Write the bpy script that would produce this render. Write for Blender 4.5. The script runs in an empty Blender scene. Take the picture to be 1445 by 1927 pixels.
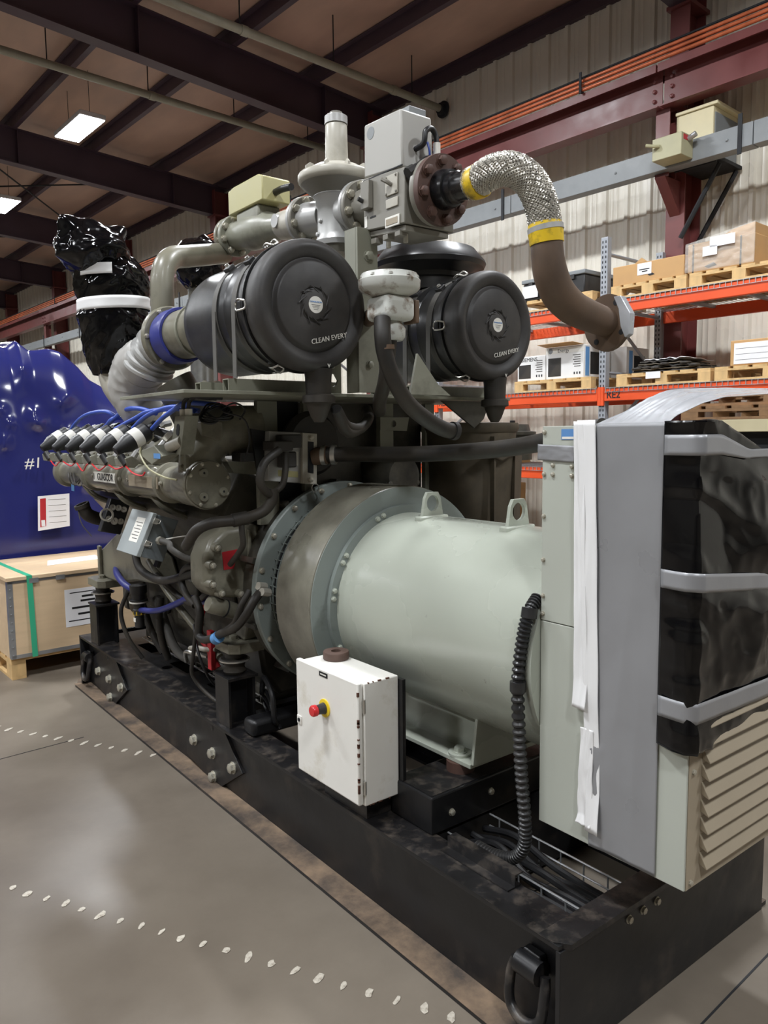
import bpy, bmesh, math, random
from mathutils import Vector, Matrix, noise, Euler

RN = random.Random(11)
PI = math.pi
SC = bpy.context.scene
COL = SC.collection

# ------------------------------------------------------------------ camera
CAM_YAW, CAM_PITCH, CAM_ROLL = math.radians(38.04), math.radians(-5.84), math.radians(-0.63)
cam_d = bpy.data.cameras.new('camera')
cam_d.sensor_fit = 'VERTICAL'
cam_d.sensor_height = 36.0
cam_d.lens = 36.0 * 1447.0 / 1927.0
cam_d.clip_end = 200
cam = bpy.data.objects.new('camera', cam_d)
COL.objects.link(cam)
_f = Vector((math.sin(CAM_YAW) * math.cos(CAM_PITCH), math.cos(CAM_YAW) * math.cos(CAM_PITCH), math.sin(CAM_PITCH)))
_r = Vector((math.cos(CAM_YAW), -math.sin(CAM_YAW), 0))
_u = _r.cross(_f)
_r2 = _r * math.cos(CAM_ROLL) + _u * math.sin(CAM_ROLL)
_u2 = _u * math.cos(CAM_ROLL) - _r * math.sin(CAM_ROLL)
cam.matrix_world = Matrix(((_r2.x, _u2.x, -_f.x, 0), (_r2.y, _u2.y, -_f.y, 0), (_r2.z, _u2.z, -_f.z, 1.6), (0, 0, 0, 1)))
SC.camera = cam

# ------------------------------------------------------------------ world and exposure (closed hall: only its lamps light it)
SC.view_settings.view_transform = 'Standard'
SC.view_settings.look = 'None'
SC.view_settings.gamma = 1.0
SC.view_settings.use_curve_mapping = False
SC.view_settings.exposure = 0.0
wd = bpy.data.worlds.new('world')
SC.world = wd
wd.use_nodes = True
wd.node_tree.nodes['Background'].inputs[0].default_value = (0.55, 0.57, 0.60, 1)
wd.node_tree.nodes['Background'].inputs[1].default_value = 0.02
LAMP_WATTS = 215.0           # per high-bay fixture
LAMP_COLOR = (0.95, 0.975, 1.0)

# ------------------------------------------------------------------ materials
def lin(c):
    o = []
    for v in c[:3]:
        v = v / 255.0
        o.append(v / 12.92 if v <= 0.04045 else ((v + 0.055) / 1.055) ** 2.4)
    return (o[0], o[1], o[2], 1.0)

def mat(name, rgb, rough=0.5, metal=0.0, var=0.12, scale=6.0, dirt=None, dirt_amt=0.0, dirt_scale=3.0, bump=0.0,
        bscale=40.0, coat=0.0, spec=0.5, stretch=(1, 1, 1), emit=0.0, alpha=1.0, rvar=0.1, detail=4.0, dirt_soft=0.12):
    m = bpy.data.materials.new(name)
    m.use_nodes = True
    nt = m.node_tree
    b = nt.nodes['Principled BSDF']
    N = nt.nodes.new
    L = nt.links.new
    base = lin(rgb)
    tc = N('ShaderNodeTexCoord')
    mp = N('ShaderNodeMapping')
    mp.inputs['Scale'].default_value = stretch
    L(tc.outputs['Object'], mp.inputs['Vector'])
    n1 = N('ShaderNodeTexNoise')
    n1.inputs['Scale'].default_value = scale
    n1.inputs['Detail'].default_value = detail
    L(mp.outputs[0], n1.inputs['Vector'])
    mr = N('ShaderNodeMapRange')
    mr.inputs['From Min'].default_value = 0.3
    mr.inputs['From Max'].default_value = 0.7
    mr.inputs['To Min'].default_value = 1.0 - var
    mr.inputs['To Max'].default_value = 1.0 + var
    L(n1.outputs['Fac'], mr.inputs['Value'])
    mul = N('ShaderNodeMix')
    mul.data_type = 'RGBA'
    mul.blend_type = 'MULTIPLY'
    mul.inputs[0].default_value = 1.0
    mul.inputs[6].default_value = base
    L(mr.outputs[0], mul.inputs[7])
    colout = mul.outputs[2]
    if dirt is not None:
        n2 = N('ShaderNodeTexNoise')
        n2.inputs['Scale'].default_value = dirt_scale
        n2.inputs['Detail'].default_value = 7
        n2.inputs['Roughness'].default_value = 0.65
        L(mp.outputs[0], n2.inputs['Vector'])
        r2 = N('ShaderNodeMapRange')
        t = 0.72 - 0.42 * dirt_amt
        r2.inputs['From Min'].default_value = t - dirt_soft
        r2.inputs['From Max'].default_value = t + dirt_soft
        L(n2.outputs['Fac'], r2.inputs['Value'])
        mx = N('ShaderNodeMix')
        mx.data_type = 'RGBA'
        L(r2.outputs[0], mx.inputs[0])
        L(colout, mx.inputs[6])
        mx.inputs[7].default_value = lin(dirt)
        colout = mx.outputs[2]
    L(colout, b.inputs['Base Color'])
    rr = N('ShaderNodeMapRange')
    rr.inputs['From Min'].default_value = 0.3
    rr.inputs['From Max'].default_value = 0.7
    rr.inputs['To Min'].default_value = max(0.02, rough - rvar)
    rr.inputs['To Max'].default_value = min(1.0, rough + rvar)
    L(n1.outputs['Fac'], rr.inputs['Value'])
    L(rr.outputs[0], b.inputs['Roughness'])
    b.inputs['Metallic'].default_value = metal
    b.inputs['Specular IOR Level'].default_value = spec
    b.inputs['Coat Weight'].default_value = coat
    b.inputs['Coat Roughness'].default_value = 0.15
    if bump > 0:
        n3 = N('ShaderNodeTexNoise')
        n3.inputs['Scale'].default_value = bscale
        n3.inputs['Detail'].default_value = 5
        L(mp.outputs[0], n3.inputs['Vector'])
        bp = N('ShaderNodeBump')
        bp.inputs['Strength'].default_value = bump
        bp.inputs['Distance'].default_value = 0.01
        L(n3.outputs['Fac'], bp.inputs['Height'])
        L(bp.outputs[0], b.inputs['Normal'])
    if emit > 0:
        b.inputs['Emission Color'].default_value = lin(rgb)
        b.inputs['Emission Strength'].default_value = emit
    if alpha < 1:
        b.inputs['Alpha'].default_value = alpha
    return m

M = {}
M['wall'] = mat('cream_wall_sheet', (232, 228, 215), 0.33, var=0.03, scale=0.6, dirt=(196, 188, 170), dirt_amt=0.1, dirt_scale=0.5, dirt_soft=0.3)
M['maroon'] = mat('maroon_steel_paint', (112, 58, 56), 0.42, var=0.15, scale=3, bump=0.05)
M['maroon_shaded'] = mat('maroon_paint_with_roof_shade', (68, 52, 62), 0.5, var=0.12, scale=2)  # column maroon with the dim light under the roof put into the colour
M['roof'] = mat('roof_insulation_facing', (176, 146, 130), 0.5, var=0.14, scale=1.2, stretch=(2.5, 0.8, 1), bump=0.35, bscale=2.5)
M['copper'] = mat('copper_pipe', (196, 104, 66), 0.45, metal=0.3, var=0.2)
M['raceway'] = mat('grey_raceway_paint', (128, 132, 134), 0.45, var=0.08)
M['cream_box'] = mat('cream_enclosure_paint', (216, 205, 168), 0.5, var=0.05)
M['olive_box'] = mat('olive_enclosure_paint', (168, 164, 132), 0.45, var=0.08)
M['orange'] = mat('orange_rack_paint', (226, 84, 38), 0.42, var=0.08, scale=3)
M['upright'] = mat('grey_rack_upright', (156, 160, 166), 0.45, metal=0.3, var=0.1)
M['hole'] = mat('dark_hole', (28, 30, 34), 0.7, var=0.05)
M['pallet'] = mat('pale_pine', (206, 172, 120), 0.65, var=0.18, scale=14, stretch=(1, 1, 0.3), bump=0.1)
M['oldpallet'] = mat('brown_old_pine', (150, 116, 82), 0.7, var=0.25, scale=14, bump=0.1)
M['card'] = mat('brown_cardboard', (190, 150, 100), 0.7, var=0.07, scale=5)
M['paper'] = mat('white_paper', (232, 232, 234), 0.6, var=0.03)
M['white'] = mat('white_carton', (226, 226, 224), 0.5, var=0.03)
M['ink'] = mat('black_ink', (22, 22, 24), 0.6, var=0.02)
M['galv'] = mat('galvanised_wire', (176, 178, 180), 0.35, metal=0.7, var=0.1)
M['floor'] = mat('floor_base', (150, 140, 128), 0.42, var=0.1)
M['genset'] = mat('pale_green_grey_machine_paint', (172, 177, 165), 0.27, var=0.04, scale=2.5, dirt=(112, 110, 98), dirt_amt=0.0, dirt_scale=16, coat=0.15, dirt_soft=0.04, rvar=0.05)
M['genset_dirty'] = mat('sooted_grey_paint', (140, 138, 124), 0.34, var=0.12, scale=3, dirt=(66, 60, 54), dirt_amt=0.42, dirt_scale=2.6, coat=0.1, dirt_soft=0.22)
M['ring'] = mat('blue_grey_ring_paint', (128, 136, 132), 0.42, var=0.07, scale=4, dirt=(70, 72, 68), dirt_amt=0.15)
M['cabinet'] = mat('cabinet_paint', (178, 182, 172), 0.4, var=0.03, scale=3)
M['taupe'] = mat('taupe_grille_paint', (158, 146, 126), 0.45, var=0.05)
M['skid'] = mat('black_frame_paint', (19, 19, 21), 0.4, var=0.25, scale=5, dirt=(70, 62, 54), dirt_amt=0.12, dirt_scale=3.0, bump=0.06, bscale=25)
M['skid_top'] = mat('worn_black_flange', (28, 27, 28), 0.36, var=0.3, scale=8, dirt=(84, 77, 70), dirt_amt=0.26, dirt_scale=13, bump=0.1, bscale=30)
M['skid_dust'] = mat('dusty_bottom_flange', (62, 54, 48), 0.7, var=0.3, scale=6, dirt=(128, 108, 88), dirt_amt=0.5, dirt_scale=4)
M['bolt'] = mat('zinc_bolt', (186, 182, 168), 0.35, metal=0.55, var=0.12)
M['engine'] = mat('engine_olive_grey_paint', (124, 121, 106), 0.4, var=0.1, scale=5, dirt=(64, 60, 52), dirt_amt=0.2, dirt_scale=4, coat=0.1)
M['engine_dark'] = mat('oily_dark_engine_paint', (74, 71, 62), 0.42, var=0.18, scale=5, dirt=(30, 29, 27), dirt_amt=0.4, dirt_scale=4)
M['plate_grey'] = mat('grey_green_bracket_paint', (134, 134, 120), 0.4, var=0.07, dirt=(80, 76, 66), dirt_amt=0.18)
M['black'] = mat('black_plastic', (30, 31, 33), 0.38, var=0.15, scale=6, dirt=(62, 60, 58), dirt_amt=0.15, dirt_scale=4, dirt_soft=0.3)
M['black_rough'] = mat('dusty_black_lid', (44, 43, 43), 0.55, var=0.14, scale=7, dirt=(78, 74, 70), dirt_amt=0.16, dirt_scale=5, dirt_soft=0.3)
M['rubber'] = mat('black_rubber_hose', (33, 32, 31), 0.55, var=0.12, scale=6, dirt=(72, 64, 52), dirt_amt=0.12, dirt_scale=4, dirt_soft=0.3)
M['rubber_dusty'] = mat('dusty_grey_hose', (84, 82, 78), 0.65, var=0.1)
M['cable'] = mat('black_cable', (24, 24, 26), 0.4, var=0.08)
M['white_box'] = mat('off_white_enclosure', (231, 229, 222), 0.38, var=0.025, dirt=(196, 188, 168), dirt_amt=0.12, dirt_scale=6)
M['chip'] = mat('rust_chip', (92, 60, 46), 0.8, var=0.2)
M['red'] = mat('red_plastic', (206, 44, 48), 0.3, var=0.04)
M['yellow'] = mat('yellow_plastic', (232, 200, 40), 0.4, var=0.04)
M['yellow_paint'] = mat('worn_yellow_paint', (218, 184, 36), 0.4, var=0.12, dirt=(74, 60, 40), dirt_amt=0.22, dirt_scale=18)
M['alu'] = mat('cast_aluminium', (176, 176, 174), 0.38, metal=0.35, var=0.08, scale=5)
M['alu_warm'] = mat('painted_light_grey_casting', (178, 174, 162), 0.4, var=0.07, scale=5, dirt=(132, 126, 112), dirt_amt=0.15)
M['actuator'] = mat('actuator_grey', (168, 166, 160), 0.42, var=0.03)
M['valve'] = mat('valve_body_grey', (128, 125, 116), 0.42, var=0.06)
M['beige'] = mat('beige_yellow_box', (178, 172, 124), 0.4, var=0.05)
M['rust'] = mat('brown_rusted_steel', (82, 66, 54), 0.6, var=0.2, scale=6, dirt=(112, 88, 66), dirt_amt=0.25, dirt_scale=5, dirt_soft=0.3)
M['rust_red'] = mat('red_brown_flange', (86, 62, 54), 0.55, var=0.15, scale=8, dirt=(58, 44, 40), dirt_amt=0.25)
M['gloss_black'] = mat('gloss_black_steel', (26, 26, 28), 0.22, var=0.1, dirt=(70, 58, 46), dirt_amt=0.12)
M['blue_hose'] = mat('blue_silicone', (52, 82, 176), 0.4, var=0.06)
M['blue_dark'] = mat('dark_blue_hose', (52, 58, 132), 0.4, var=0.08)
M['steel'] = mat('bright_steel', (190, 188, 182), 0.3, metal=0.8, var=0.1)
M['white_small'] = mat('white_sticker', (226, 224, 216), 0.55, var=0.03)
M['duct'] = mat('silver_duct_tape', (148, 149, 152), 0.36, metal=0.25, var=0.05, bump=0.1, bscale=12)
M['duct_gloss'] = mat('silver_plastic_film', (176, 178, 182), 0.2, metal=0.15, var=0.05)
M['white_tape'] = mat('white_cloth_tape', (232, 232, 232), 0.5, var=0.025)
M['bag'] = mat('glossy_black_polythene', (9, 9, 11), 0.13, var=0.1, rvar=0.04, bump=0.10, bscale=6, spec=0.34)
M['navy_wrap'] = mat('navy_shrink_film', (40, 44, 104), 0.14, var=0.04, scale=1.0, rvar=0.03, coat=0.3)
M['blanket'] = mat('silver_insulation_cloth', (170, 168, 164), 0.5, var=0.1, scale=8, bump=0.25, bscale=10)
M['jbox'] = mat('blue_grey_junction_box', (152, 158, 158), 0.4, var=0.03)
M['jbox_side'] = mat('dark_blue_grey_box_side', (112, 120, 124), 0.4, var=0.05)
M['plywood'] = mat('pale_plywood', (206, 180, 146), 0.55, var=0.08, scale=5, stretch=(0.5, 4, 4))
M['green_strap'] = mat('green_strap', (60, 170, 130), 0.35, var=0.03)
M['red_label'] = mat('red_label', (178, 36, 44), 0.5, var=0.03)
M['navy_label'] = mat('blue_label', (92, 140, 196), 0.5, var=0.03)
M['puck'] = mat('brown_steel_puck', (86, 66, 58), 0.6, var=0.15, scale=14)
M['blue_tape'] = mat('pale_blue_tape', (96, 150, 206), 0.5, var=0.03)
M['canvas'] = mat('brown_oily_cover', (92, 82, 66), 0.62, var=0.25, scale=5, dirt=(46, 42, 36), dirt_amt=0.4, dirt_scale=4, dirt_soft=0.25)
M['braid'] = None  # made with the flexible pipe

# ------------------------------------------------------------------ mesh helpers
IDN = Matrix.Identity(4)
FR = IDN.copy()
WM = {}                       # world matrix of every object by name

def set_frame(m):
    global FR
    FR = m

def link(o, parent, world):
    COL.objects.link(o)
    if parent is not None:
        o.parent = parent
        o.matrix_parent_inverse = WM[parent.name].inverted()
    o.matrix_basis = world
    WM[o.name] = world.copy()
    return o

def tag(o, label=None, cat=None, group=None, kind=None):
    if label: o['label'] = label
    if cat: o['category'] = cat
    if group: o['group'] = group
    if kind: o['kind'] = kind
    return o

def thing(name, label, cat, loc, group=None, kind=None):
    o = bpy.data.objects.new(name, None)
    o.empty_display_size = 0.1
    p = FR @ Vector(loc)
    link(o, None, Matrix.Translation(p))
    return tag(o, label, cat, group, kind)

def make_mesh(name, verts, faces, m, smooth=True, sharp=38):
    me = bpy.data.meshes.new(name)
    me.from_pydata([tuple(v) for v in verts], [], faces)
    bm = bmesh.new()
    bm.from_mesh(me)
    bmesh.ops.recalc_face_normals(bm, faces=bm.faces)
    bm.to_mesh(me)
    bm.free()
    if smooth:
        me.shade_smooth()
        me.set_sharp_from_angle(angle=math.radians(sharp))
    for mm in (m if isinstance(m, (list, tuple)) else [m]):
        me.materials.append(M[mm] if isinstance(mm, str) else mm)
    return me

def add(name, geo, m, parent=None, bevel=0.0, smooth=True, sharp=38, label=None, kind=None, cat=None, group=None, segs=2, frame=None):
    f = FR if frame is None else frame
    vs = [f @ Vector(v) for v in geo[0]]
    lo = Vector((min(v.x for v in vs), min(v.y for v in vs), min(v.z for v in vs)))
    hi = Vector((max(v.x for v in vs), max(v.y for v in vs), max(v.z for v in vs)))
    c = (lo + hi) / 2
    me = make_mesh(name, [v - c for v in vs], geo[1], m, smooth, sharp)
    o = bpy.data.objects.new(name, me)
    link(o, parent, Matrix.Translation(c))
    if bevel > 0:
        md = o.modifiers.new('bevel', 'BEVEL')
        md.width = bevel
        md.segments = segs
        md.limit_method = 'ANGLE'
        md.angle_limit = math.radians(40)
        md.harden_normals = False
    return tag(o, label, cat, group, kind)

_cache = {}
def inst(name, key, maker, m, parent, world):
    """an object of its own that shares its mesh data with the alike pieces"""
    if key not in _cache:
        g = maker()
        _cache[key] = make_mesh(name, g[0], g[1], m)
    o = bpy.data.objects.new(name, _cache[key])
    return link(o, parent, world)

def basis(x, y, z, o):
    return Matrix(((x.x, y.x, z.x, o.x), (x.y, y.y, z.y, o.y), (x.z, y.z, z.z, o.z), (0, 0, 0, 1)))

def frame_z(o, d):
    z = Vector(d).normalized()
    a = Vector((0, 0, 1)) if abs(z.z) < 0.9 else Vector((1, 0, 0))
    x = a.cross(z).normalized()
    return basis(x, z.cross(x), z, Vector(o))

def g_box(a, b):
    (x0, y0, z0), (x1, y1, z1) = a, b
    v = [(x0, y0, z0), (x1, y0, z0), (x1, y1, z0), (x0, y1, z0), (x0, y0, z1), (x1, y0, z1), (x1, y1, z1), (x0, y1, z1)]
    return v, [(0, 3, 2, 1), (4, 5, 6, 7), (0, 1, 5, 4), (1, 2, 6, 5), (2, 3, 7, 6), (3, 0, 4, 7)]

def g_xf(geo, mtx):
    return [mtx @ Vector(v) for v in geo[0]], geo[1]

def g_join(*gs):
    V, Fs = [], []
    for g in gs:
        k = len(V)
        V += list(g[0])
        Fs += [tuple(i + k for i in f) for f in g[1]]
    return V, Fs

def g_lathe(o, axis, prof, seg=32, ang=None):
    """prof: (distance along axis, radius); radius 0 closes"""
    fm = frame_z(o, axis)
    V, Fs, rows = [], [], []
    for t, r in prof:
        if r < 1e-6:
            V.append(fm @ Vector((0, 0, t)))
            rows.append([len(V) - 1])
        else:
            k = len(V)
            for i in range(seg):
                a = 2 * PI * i / seg
                V.append(fm @ Vector((r * math.cos(a), r * math.sin(a), t)))
            rows.append(list(range(k, k + seg)))
    for A, B in zip(rows, rows[1:]):
        if len(A) == 1 and len(B) == 1:
            continue
        for i in range(seg):
            j = (i + 1) % seg
            if len(A) == 1: Fs.append((A[0], B[i], B[j]))
            elif len(B) == 1: Fs.append((A[i], B[0], A[j]))
            else: Fs.append((A[i], B[i], B[j], A[j]))
    return V, Fs

def g_cyl(p0, p1, r0, r1=None, seg=20):
    r1 = r0 if r1 is None else r1
    d = Vector(p1) - Vector(p0)
    return g_lathe(p0, d, [(0, 0), (0, r0), (d.length, r1), (d.length, 0)], seg)

def catmull(pts, n=8):
    P = [Vector(p) for p in pts]
    P = [P[0] * 2 - P[1]] + P + [P[-1] * 2 - P[-2]]
    out = []
    for i in range(1, len(P) - 2):
        p0, p1, p2, p3 = P[i - 1:i + 3]
        for k in range(n):
            t = k / n
            out.append(0.5 * ((2 * p1) + (p2 - p0) * t + (2 * p0 - 5 * p1 + 4 * p2 - p3) * t * t + (3 * p1 - p0 - 3 * p2 + p3) * t ** 3))
    out.append(P[-2])
    return out

def g_tube(pts, r, seg=12, n=8, smooth=True, caps=True):
    path = catmull(pts, n) if (smooth and len(pts) > 2) else [Vector(p) for p in pts]
    m = len(path)
    if isinstance(r, (list, tuple)):
        rr = []
        for i in range(m):
            t = i / (m - 1) * (len(r) - 1)
            k = min(int(t), len(r) - 2)
            rr.append(r[k] + (r[k + 1] - r[k]) * (t - k))
    elif callable(r):
        rr = [r(i / (m - 1)) for i in range(m)]
    else:
        rr = [r] * m
    V, Fs = [], []
    t0 = (path[1] - path[0]).normalized()
    a = Vector((0, 0, 1)) if abs(t0.z) < 0.9 else Vector((1, 0, 0))
    nx = a.cross(t0).normalized()
    for i, p in enumerate(path):
        if i == 0: t = t0
        elif i == m - 1: t = (path[-1] - path[-2]).normalized()
        else: t = (path[i + 1] - path[i - 1]).normalized()
        nx = (nx - t * nx.dot(t)).normalized()
        ny = t.cross(nx)
        for k in range(seg):
            an = 2 * PI * k / seg
            V.append(p + (nx * math.cos(an) + ny * math.sin(an)) * rr[i])
    for i in range(m - 1):
        for k in range(seg):
            j = (k + 1) % seg
            Fs.append((i * seg + k, i * seg + j, (i + 1) * seg + j, (i + 1) * seg + k))
    if caps:
        Fs.append(tuple(range(seg))[::-1])
        Fs.append(tuple((m - 1) * seg + k for k in range(seg)))
    return V, Fs

def g_prism(poly, ext):
    e = Vector(ext)
    P = [Vector(p) for p in poly]
    n = len(P)
    V = P + [p + e for p in P]
    Fs = [tuple(range(n))[::-1], tuple(range(n, 2 * n))]
    for i in range(n):
        j = (i + 1) % n
        Fs.append((i, j, n + j, n + i))
    return V, Fs

def g_sweep2(path, width_dir, w, th_dir, th):
    """flat strip of width w along a path (tape, strap)"""
    V, Fs = [], []
    P = [Vector(p) for p in path]
    wd_, td = Vector(width_dir), Vector(th_dir)
    for i, p in enumerate(P):
        ww = w[i] if isinstance(w, (list, tuple)) else w
        V += [p - wd_ * ww / 2, p + wd_ * ww / 2, p + wd_ * ww / 2 + td * th, p - wd_ * ww / 2 + td * th]
    for i in range(len(P) - 1):
        for k in range(4):
            j = (k + 1) % 4
            Fs.append((i * 4 + k, i * 4 + j, i * 4 + 4 + j, i * 4 + 4 + k))
    Fs.append((3, 2, 1, 0))
    e = (len(P) - 1) * 4
    Fs.append((e, e + 1, e + 2, e + 3))
    return V, Fs

def g_hole_plate(poly, ctr, r, ext, seg=24):
    """flat polygon with a round hole, extruded"""
    P = [Vector(p) for p in poly]
    c = Vector(ctr)
    e = Vector(ext)
    nrm = e.normalized()
    a = (P[1] - P[0]).normalized()
    b = nrm.cross(a)
    p2 = [((p - c).dot(a), (p - c).dot(b)) for p in P]
    angs = sorted(set([2 * PI * i / seg for i in range(seg)] + [math.atan2(y, x) % (2 * PI) for x, y in p2]))
    ins, outs = [], []
    for t in angs:
        dx, dy = math.cos(t), math.sin(t)
        best = None
        for i in range(len(p2)):
            (x1, y1), (x2, y2) = p2[i], p2[(i + 1) % len(p2)]
            ex, ey = x2 - x1, y2 - y1
            den = dx * ey - dy * ex
            if abs(den) < 1e-9: continue
            s = (x1 * ey - y1 * ex) / den
            u = (x1 * dy - y1 * dx) / den
            if s > 0 and -1e-6 <= u <= 1 + 1e-6 and (best is None or s > best): best = s
        ins.append(c + (a * dx + b * dy) * r)
        outs.append(c + (a * dx + b * dy) * (best or r * 1.5))
    n = len(angs)
    V = ins + outs + [p + e for p in ins] + [p + e for p in outs]
    Fs = []
    for i in range(n):
        j = (i + 1) % n
        Fs += [(i, j, n + j, n + i), (2 * n + i, 3 * n + i, 3 * n + j, 2 * n + j), (i, 2 * n + i, 2 * n + j, j), (n + i, n + j, 3 * n + j, 3 * n + i)]
    return V, Fs

def g_ring(o, axis, r_in, r_out, h, seg=36):
    return g_lathe_closed(o, axis, [(0, r_in), (0, r_out), (h, r_out), (h, r_in)], seg)

def g_lathe_closed(o, axis, prof, seg=32):
    V, Fs = g_lathe(o, axis, prof + [prof[0]], seg)
    n = len(prof)
    V = V[:n * seg]
    Fs = [tuple(i % (n * seg) for i in f) for f in Fs]
    return V, Fs

def _hexbolt():
    hexa = []
    for i in range(6):
        a = PI / 3 * i
        hexa.append((0.5 * math.cos(a), 0.5 * math.sin(a)))
    V, Fs = g_lathe((0, 0, 0), (0, 0, 1), [(0, 0), (0, 0.62), (0.1, 0.62), (0.1, 0)], 12)
    k = len(V)
    V = list(V) + [(x, y, 0.1) for x, y in hexa] + [(x, y, 0.46) for x, y in hexa] + [(x * 0.8, y * 0.8, 0.52) for x, y in hexa]
    for r in (0, 6):
        for i in range(6):
            j = (i + 1) % 6
            Fs.append((k + r + i, k + r + j, k + r + 6 + j, k + r + 6 + i))
    Fs.append(tuple(k + 12 + i for i in range(6)))
    Fs.append(tuple(k + i for i in range(6))[::-1])
    return V, Fs

def bolt(parent, pos, d, size, m='bolt', name='bolt'):
    w = FR @ frame_z(pos, d) @ Matrix.Diagonal((size, size, size, 1))
    return inst(name, ('hex', m if isinstance(m, str) else m.name), _hexbolt, m, parent, w)

def bolt_circle(parent, o, axis, r, n, size, m='bolt', a0=0.0, name='bolt'):
    fm = frame_z(o, axis)
    for i in range(n):
        a = a0 + 2 * PI * i / n
        bolt(parent, fm @ Vector((r * math.cos(a), r * math.sin(a), 0)), axis, size, m, name)

def text(s, m, parent, pos, xd, yd, size, name='lettering', ext=0.0006, align='CENTER', shear=0.0, bold=0.0):
    """lettering as a mesh"""
    cu = bpy.data.curves.new(name, 'FONT')
    cu.body = s
    cu.size = size
    cu.extrude = ext
    cu.align_x = align
    cu.align_y = 'CENTER'
    cu.shear = shear
    cu.offset = bold
    cu.resolution_u = 3
    tmp = bpy.data.objects.new('tmp', cu)
    COL.objects.link(tmp)
    dg = bpy.context.evaluated_depsgraph_get()
    dg.update()
    me = bpy.data.meshes.new_from_object(tmp.evaluated_get(dg))
    bpy.data.objects.remove(tmp)
    me.materials.clear()
    me.materials.append(M[m])
    x = Vector(xd).normalized()
    y = Vector(yd)
    y = (y - x * y.dot(x)).normalized()
    o = bpy.data.objects.new(name, me)
    o['kind'] = 'stuff'
    return link(o, parent, FR @ basis(x, y, x.cross(y), Vector(pos)))

def g_grid(fn, nu, nv, close_u=False):
    V = [fn(i / (nu if close_u else nu - 1), j / (nv - 1)) for j in range(nv) for i in range(nu)]
    Fs = []
    for j in range(nv - 1):
        for i in range(nu if close_u else nu - 1):
            k = (i + 1) % nu
            Fs.append((j * nu + i, j * nu + k, (j + 1) * nu + k, (j + 1) * nu + i))
    return V, Fs

def g_crumple(geo, amp, s, seed=0.0):
    """push the vertices of a tube in and out so that it looks creased"""
    V = [Vector(v) for v in geo[0]]
    c = sum(V, Vector()) / len(V)
    return [v + (v - c).normalized() * crumple(v, amp, s, seed) for v in V], geo[1]

def ridged(p, s, seed=0.0):
    q = Vector(p) * s + Vector((seed, seed * 1.7, -seed))
    return 1.0 - abs(noise.noise(q)) * 2.0

def crumple(p, amp, s, seed=0.0):
    a = ridged(p, s, seed) + 0.5 * ridged(p, s * 2.1, seed + 3) + 0.25 * ridged(p, s * 4.3, seed + 7)
    return amp * (a - 0.9)

# ================================================================== THE HALL (its grid is turned 2.9 degrees from the machine)
BLD = Matrix.Rotation(math.radians(2.9), 4, 'Z')
set_frame(BLD)
M['floor'] = mat('stained_concrete', (122, 113, 101), 0.40, var=0.13, scale=0.9, dirt=(88, 79, 69), dirt_amt=0.42, dirt_scale=0.8, bump=0.04, bscale=12, dirt_soft=0.2, detail=8)
WALL_X = 8.6
XL, YN, YF = -17.0, -14.0, 34.0
def roof_z(x): return 6.95 + 0.055 * (WALL_X - x)

floor = add('floor', g_box((XL, YN, -0.2), (WALL_X + 0.3, YF, 0.0)), 'floor', kind='structure', smooth=False, label='stained grey concrete floor of the hall')
# worn dashes of an old line and a saw joint, all lying on the slab
def dash(x, y, a, l, w):
    pts = []
    n = 9
    for i in range(n):
        t = 2 * PI * i / n
        k = 0.75 + 0.5 * RN.random()
        px, py = l * 0.5 * k * math.cos(t), w * 0.5 * k * math.sin(t)
        pts.append((x + px * math.cos(a) - py * math.sin(a), y + px * math.sin(a) + py * math.cos(a), 0.0008))
    add('paint_dash', g_prism(pts, (0, 0, 0.0012)), 'dash', floor, smooth=False, frame=IDN)
M['dash'] = mat('worn_white_floor_paint', (206, 200, 186), 0.6, var=0.2, scale=30, dirt=(150, 140, 126), dirt_amt=0.5, dirt_scale=45)
for i in range(22):
    t = i / 21.0
    x = 0.50 + t * (1.345 - 0.50); y = 2.94 + t * (1.44 - 2.94)
    dash(x + RN.uniform(-.006, .006), y, math.radians(35 + RN.uniform(-14, 14)), RN.uniform(.028, .05), RN.uniform(.015, .026))
for i in range(13):
    t = i / 12.0
    dash(0.84 + t * 0.53, 4.58 - t * 0.92, math.radians(30 + RN.uniform(-12, 12)), RN.uniform(.035, .06), .025)
add('floor_joint', g_box((1.1, 0.9, 0.0004), (9.0, 0.906, 0.0016)), 'hole', floor, smooth=False)
add('floor_joint', g_box((-8.5, 4.06, 0.0004), (1.38, 4.064, 0.0016)), 'hole', floor, smooth=False)

# --- walls: ribbed sheets, 0.9 m each
def sheet_geo(w, h):
    prof = []
    for k in range(3):
        b = k * 0.3
        prof += [(b, 0), (b + .06, 0), (b + .075, .008), (b + .09, 0), (b + .125, 0), (b + .14, .008), (b + .155, 0), (b + .2, 0), (b + .22, .03), (b + .265, .03), (b + .285, 0)]
    prof.append((0.9, 0))
    V, Fs = [], []
    n = len(prof)
    for z in (0, h):
        V += [(-d, y, z) for y, d in prof]
    for i in range(n - 1):
        Fs.append((i, i + 1, n + i + 1, n + i))
    return V, Fs
wall_right = add('wall_right', g_box((WALL_X + 0.012, YN, 0), (WALL_X + 0.3, YF, 7.1)), 'wall', kind='structure', smooth=False, label='cream ribbed sheet metal side wall')
for i in range(36):
    y = 0.9 + i * 0.9
    o = inst('wall_sheet', 'wall_sheet', lambda: sheet_geo(0.9, 6.98), 'wall', wall_right, BLD @ Matrix.Translation((WALL_X, y, 0)))
wall_front = add('wall_front', g_box((XL, YF, 0), (WALL_X + .3, YF + .2, 8.9)), 'wall', kind='structure', smooth=False, label='far end wall of the hall')
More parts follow.
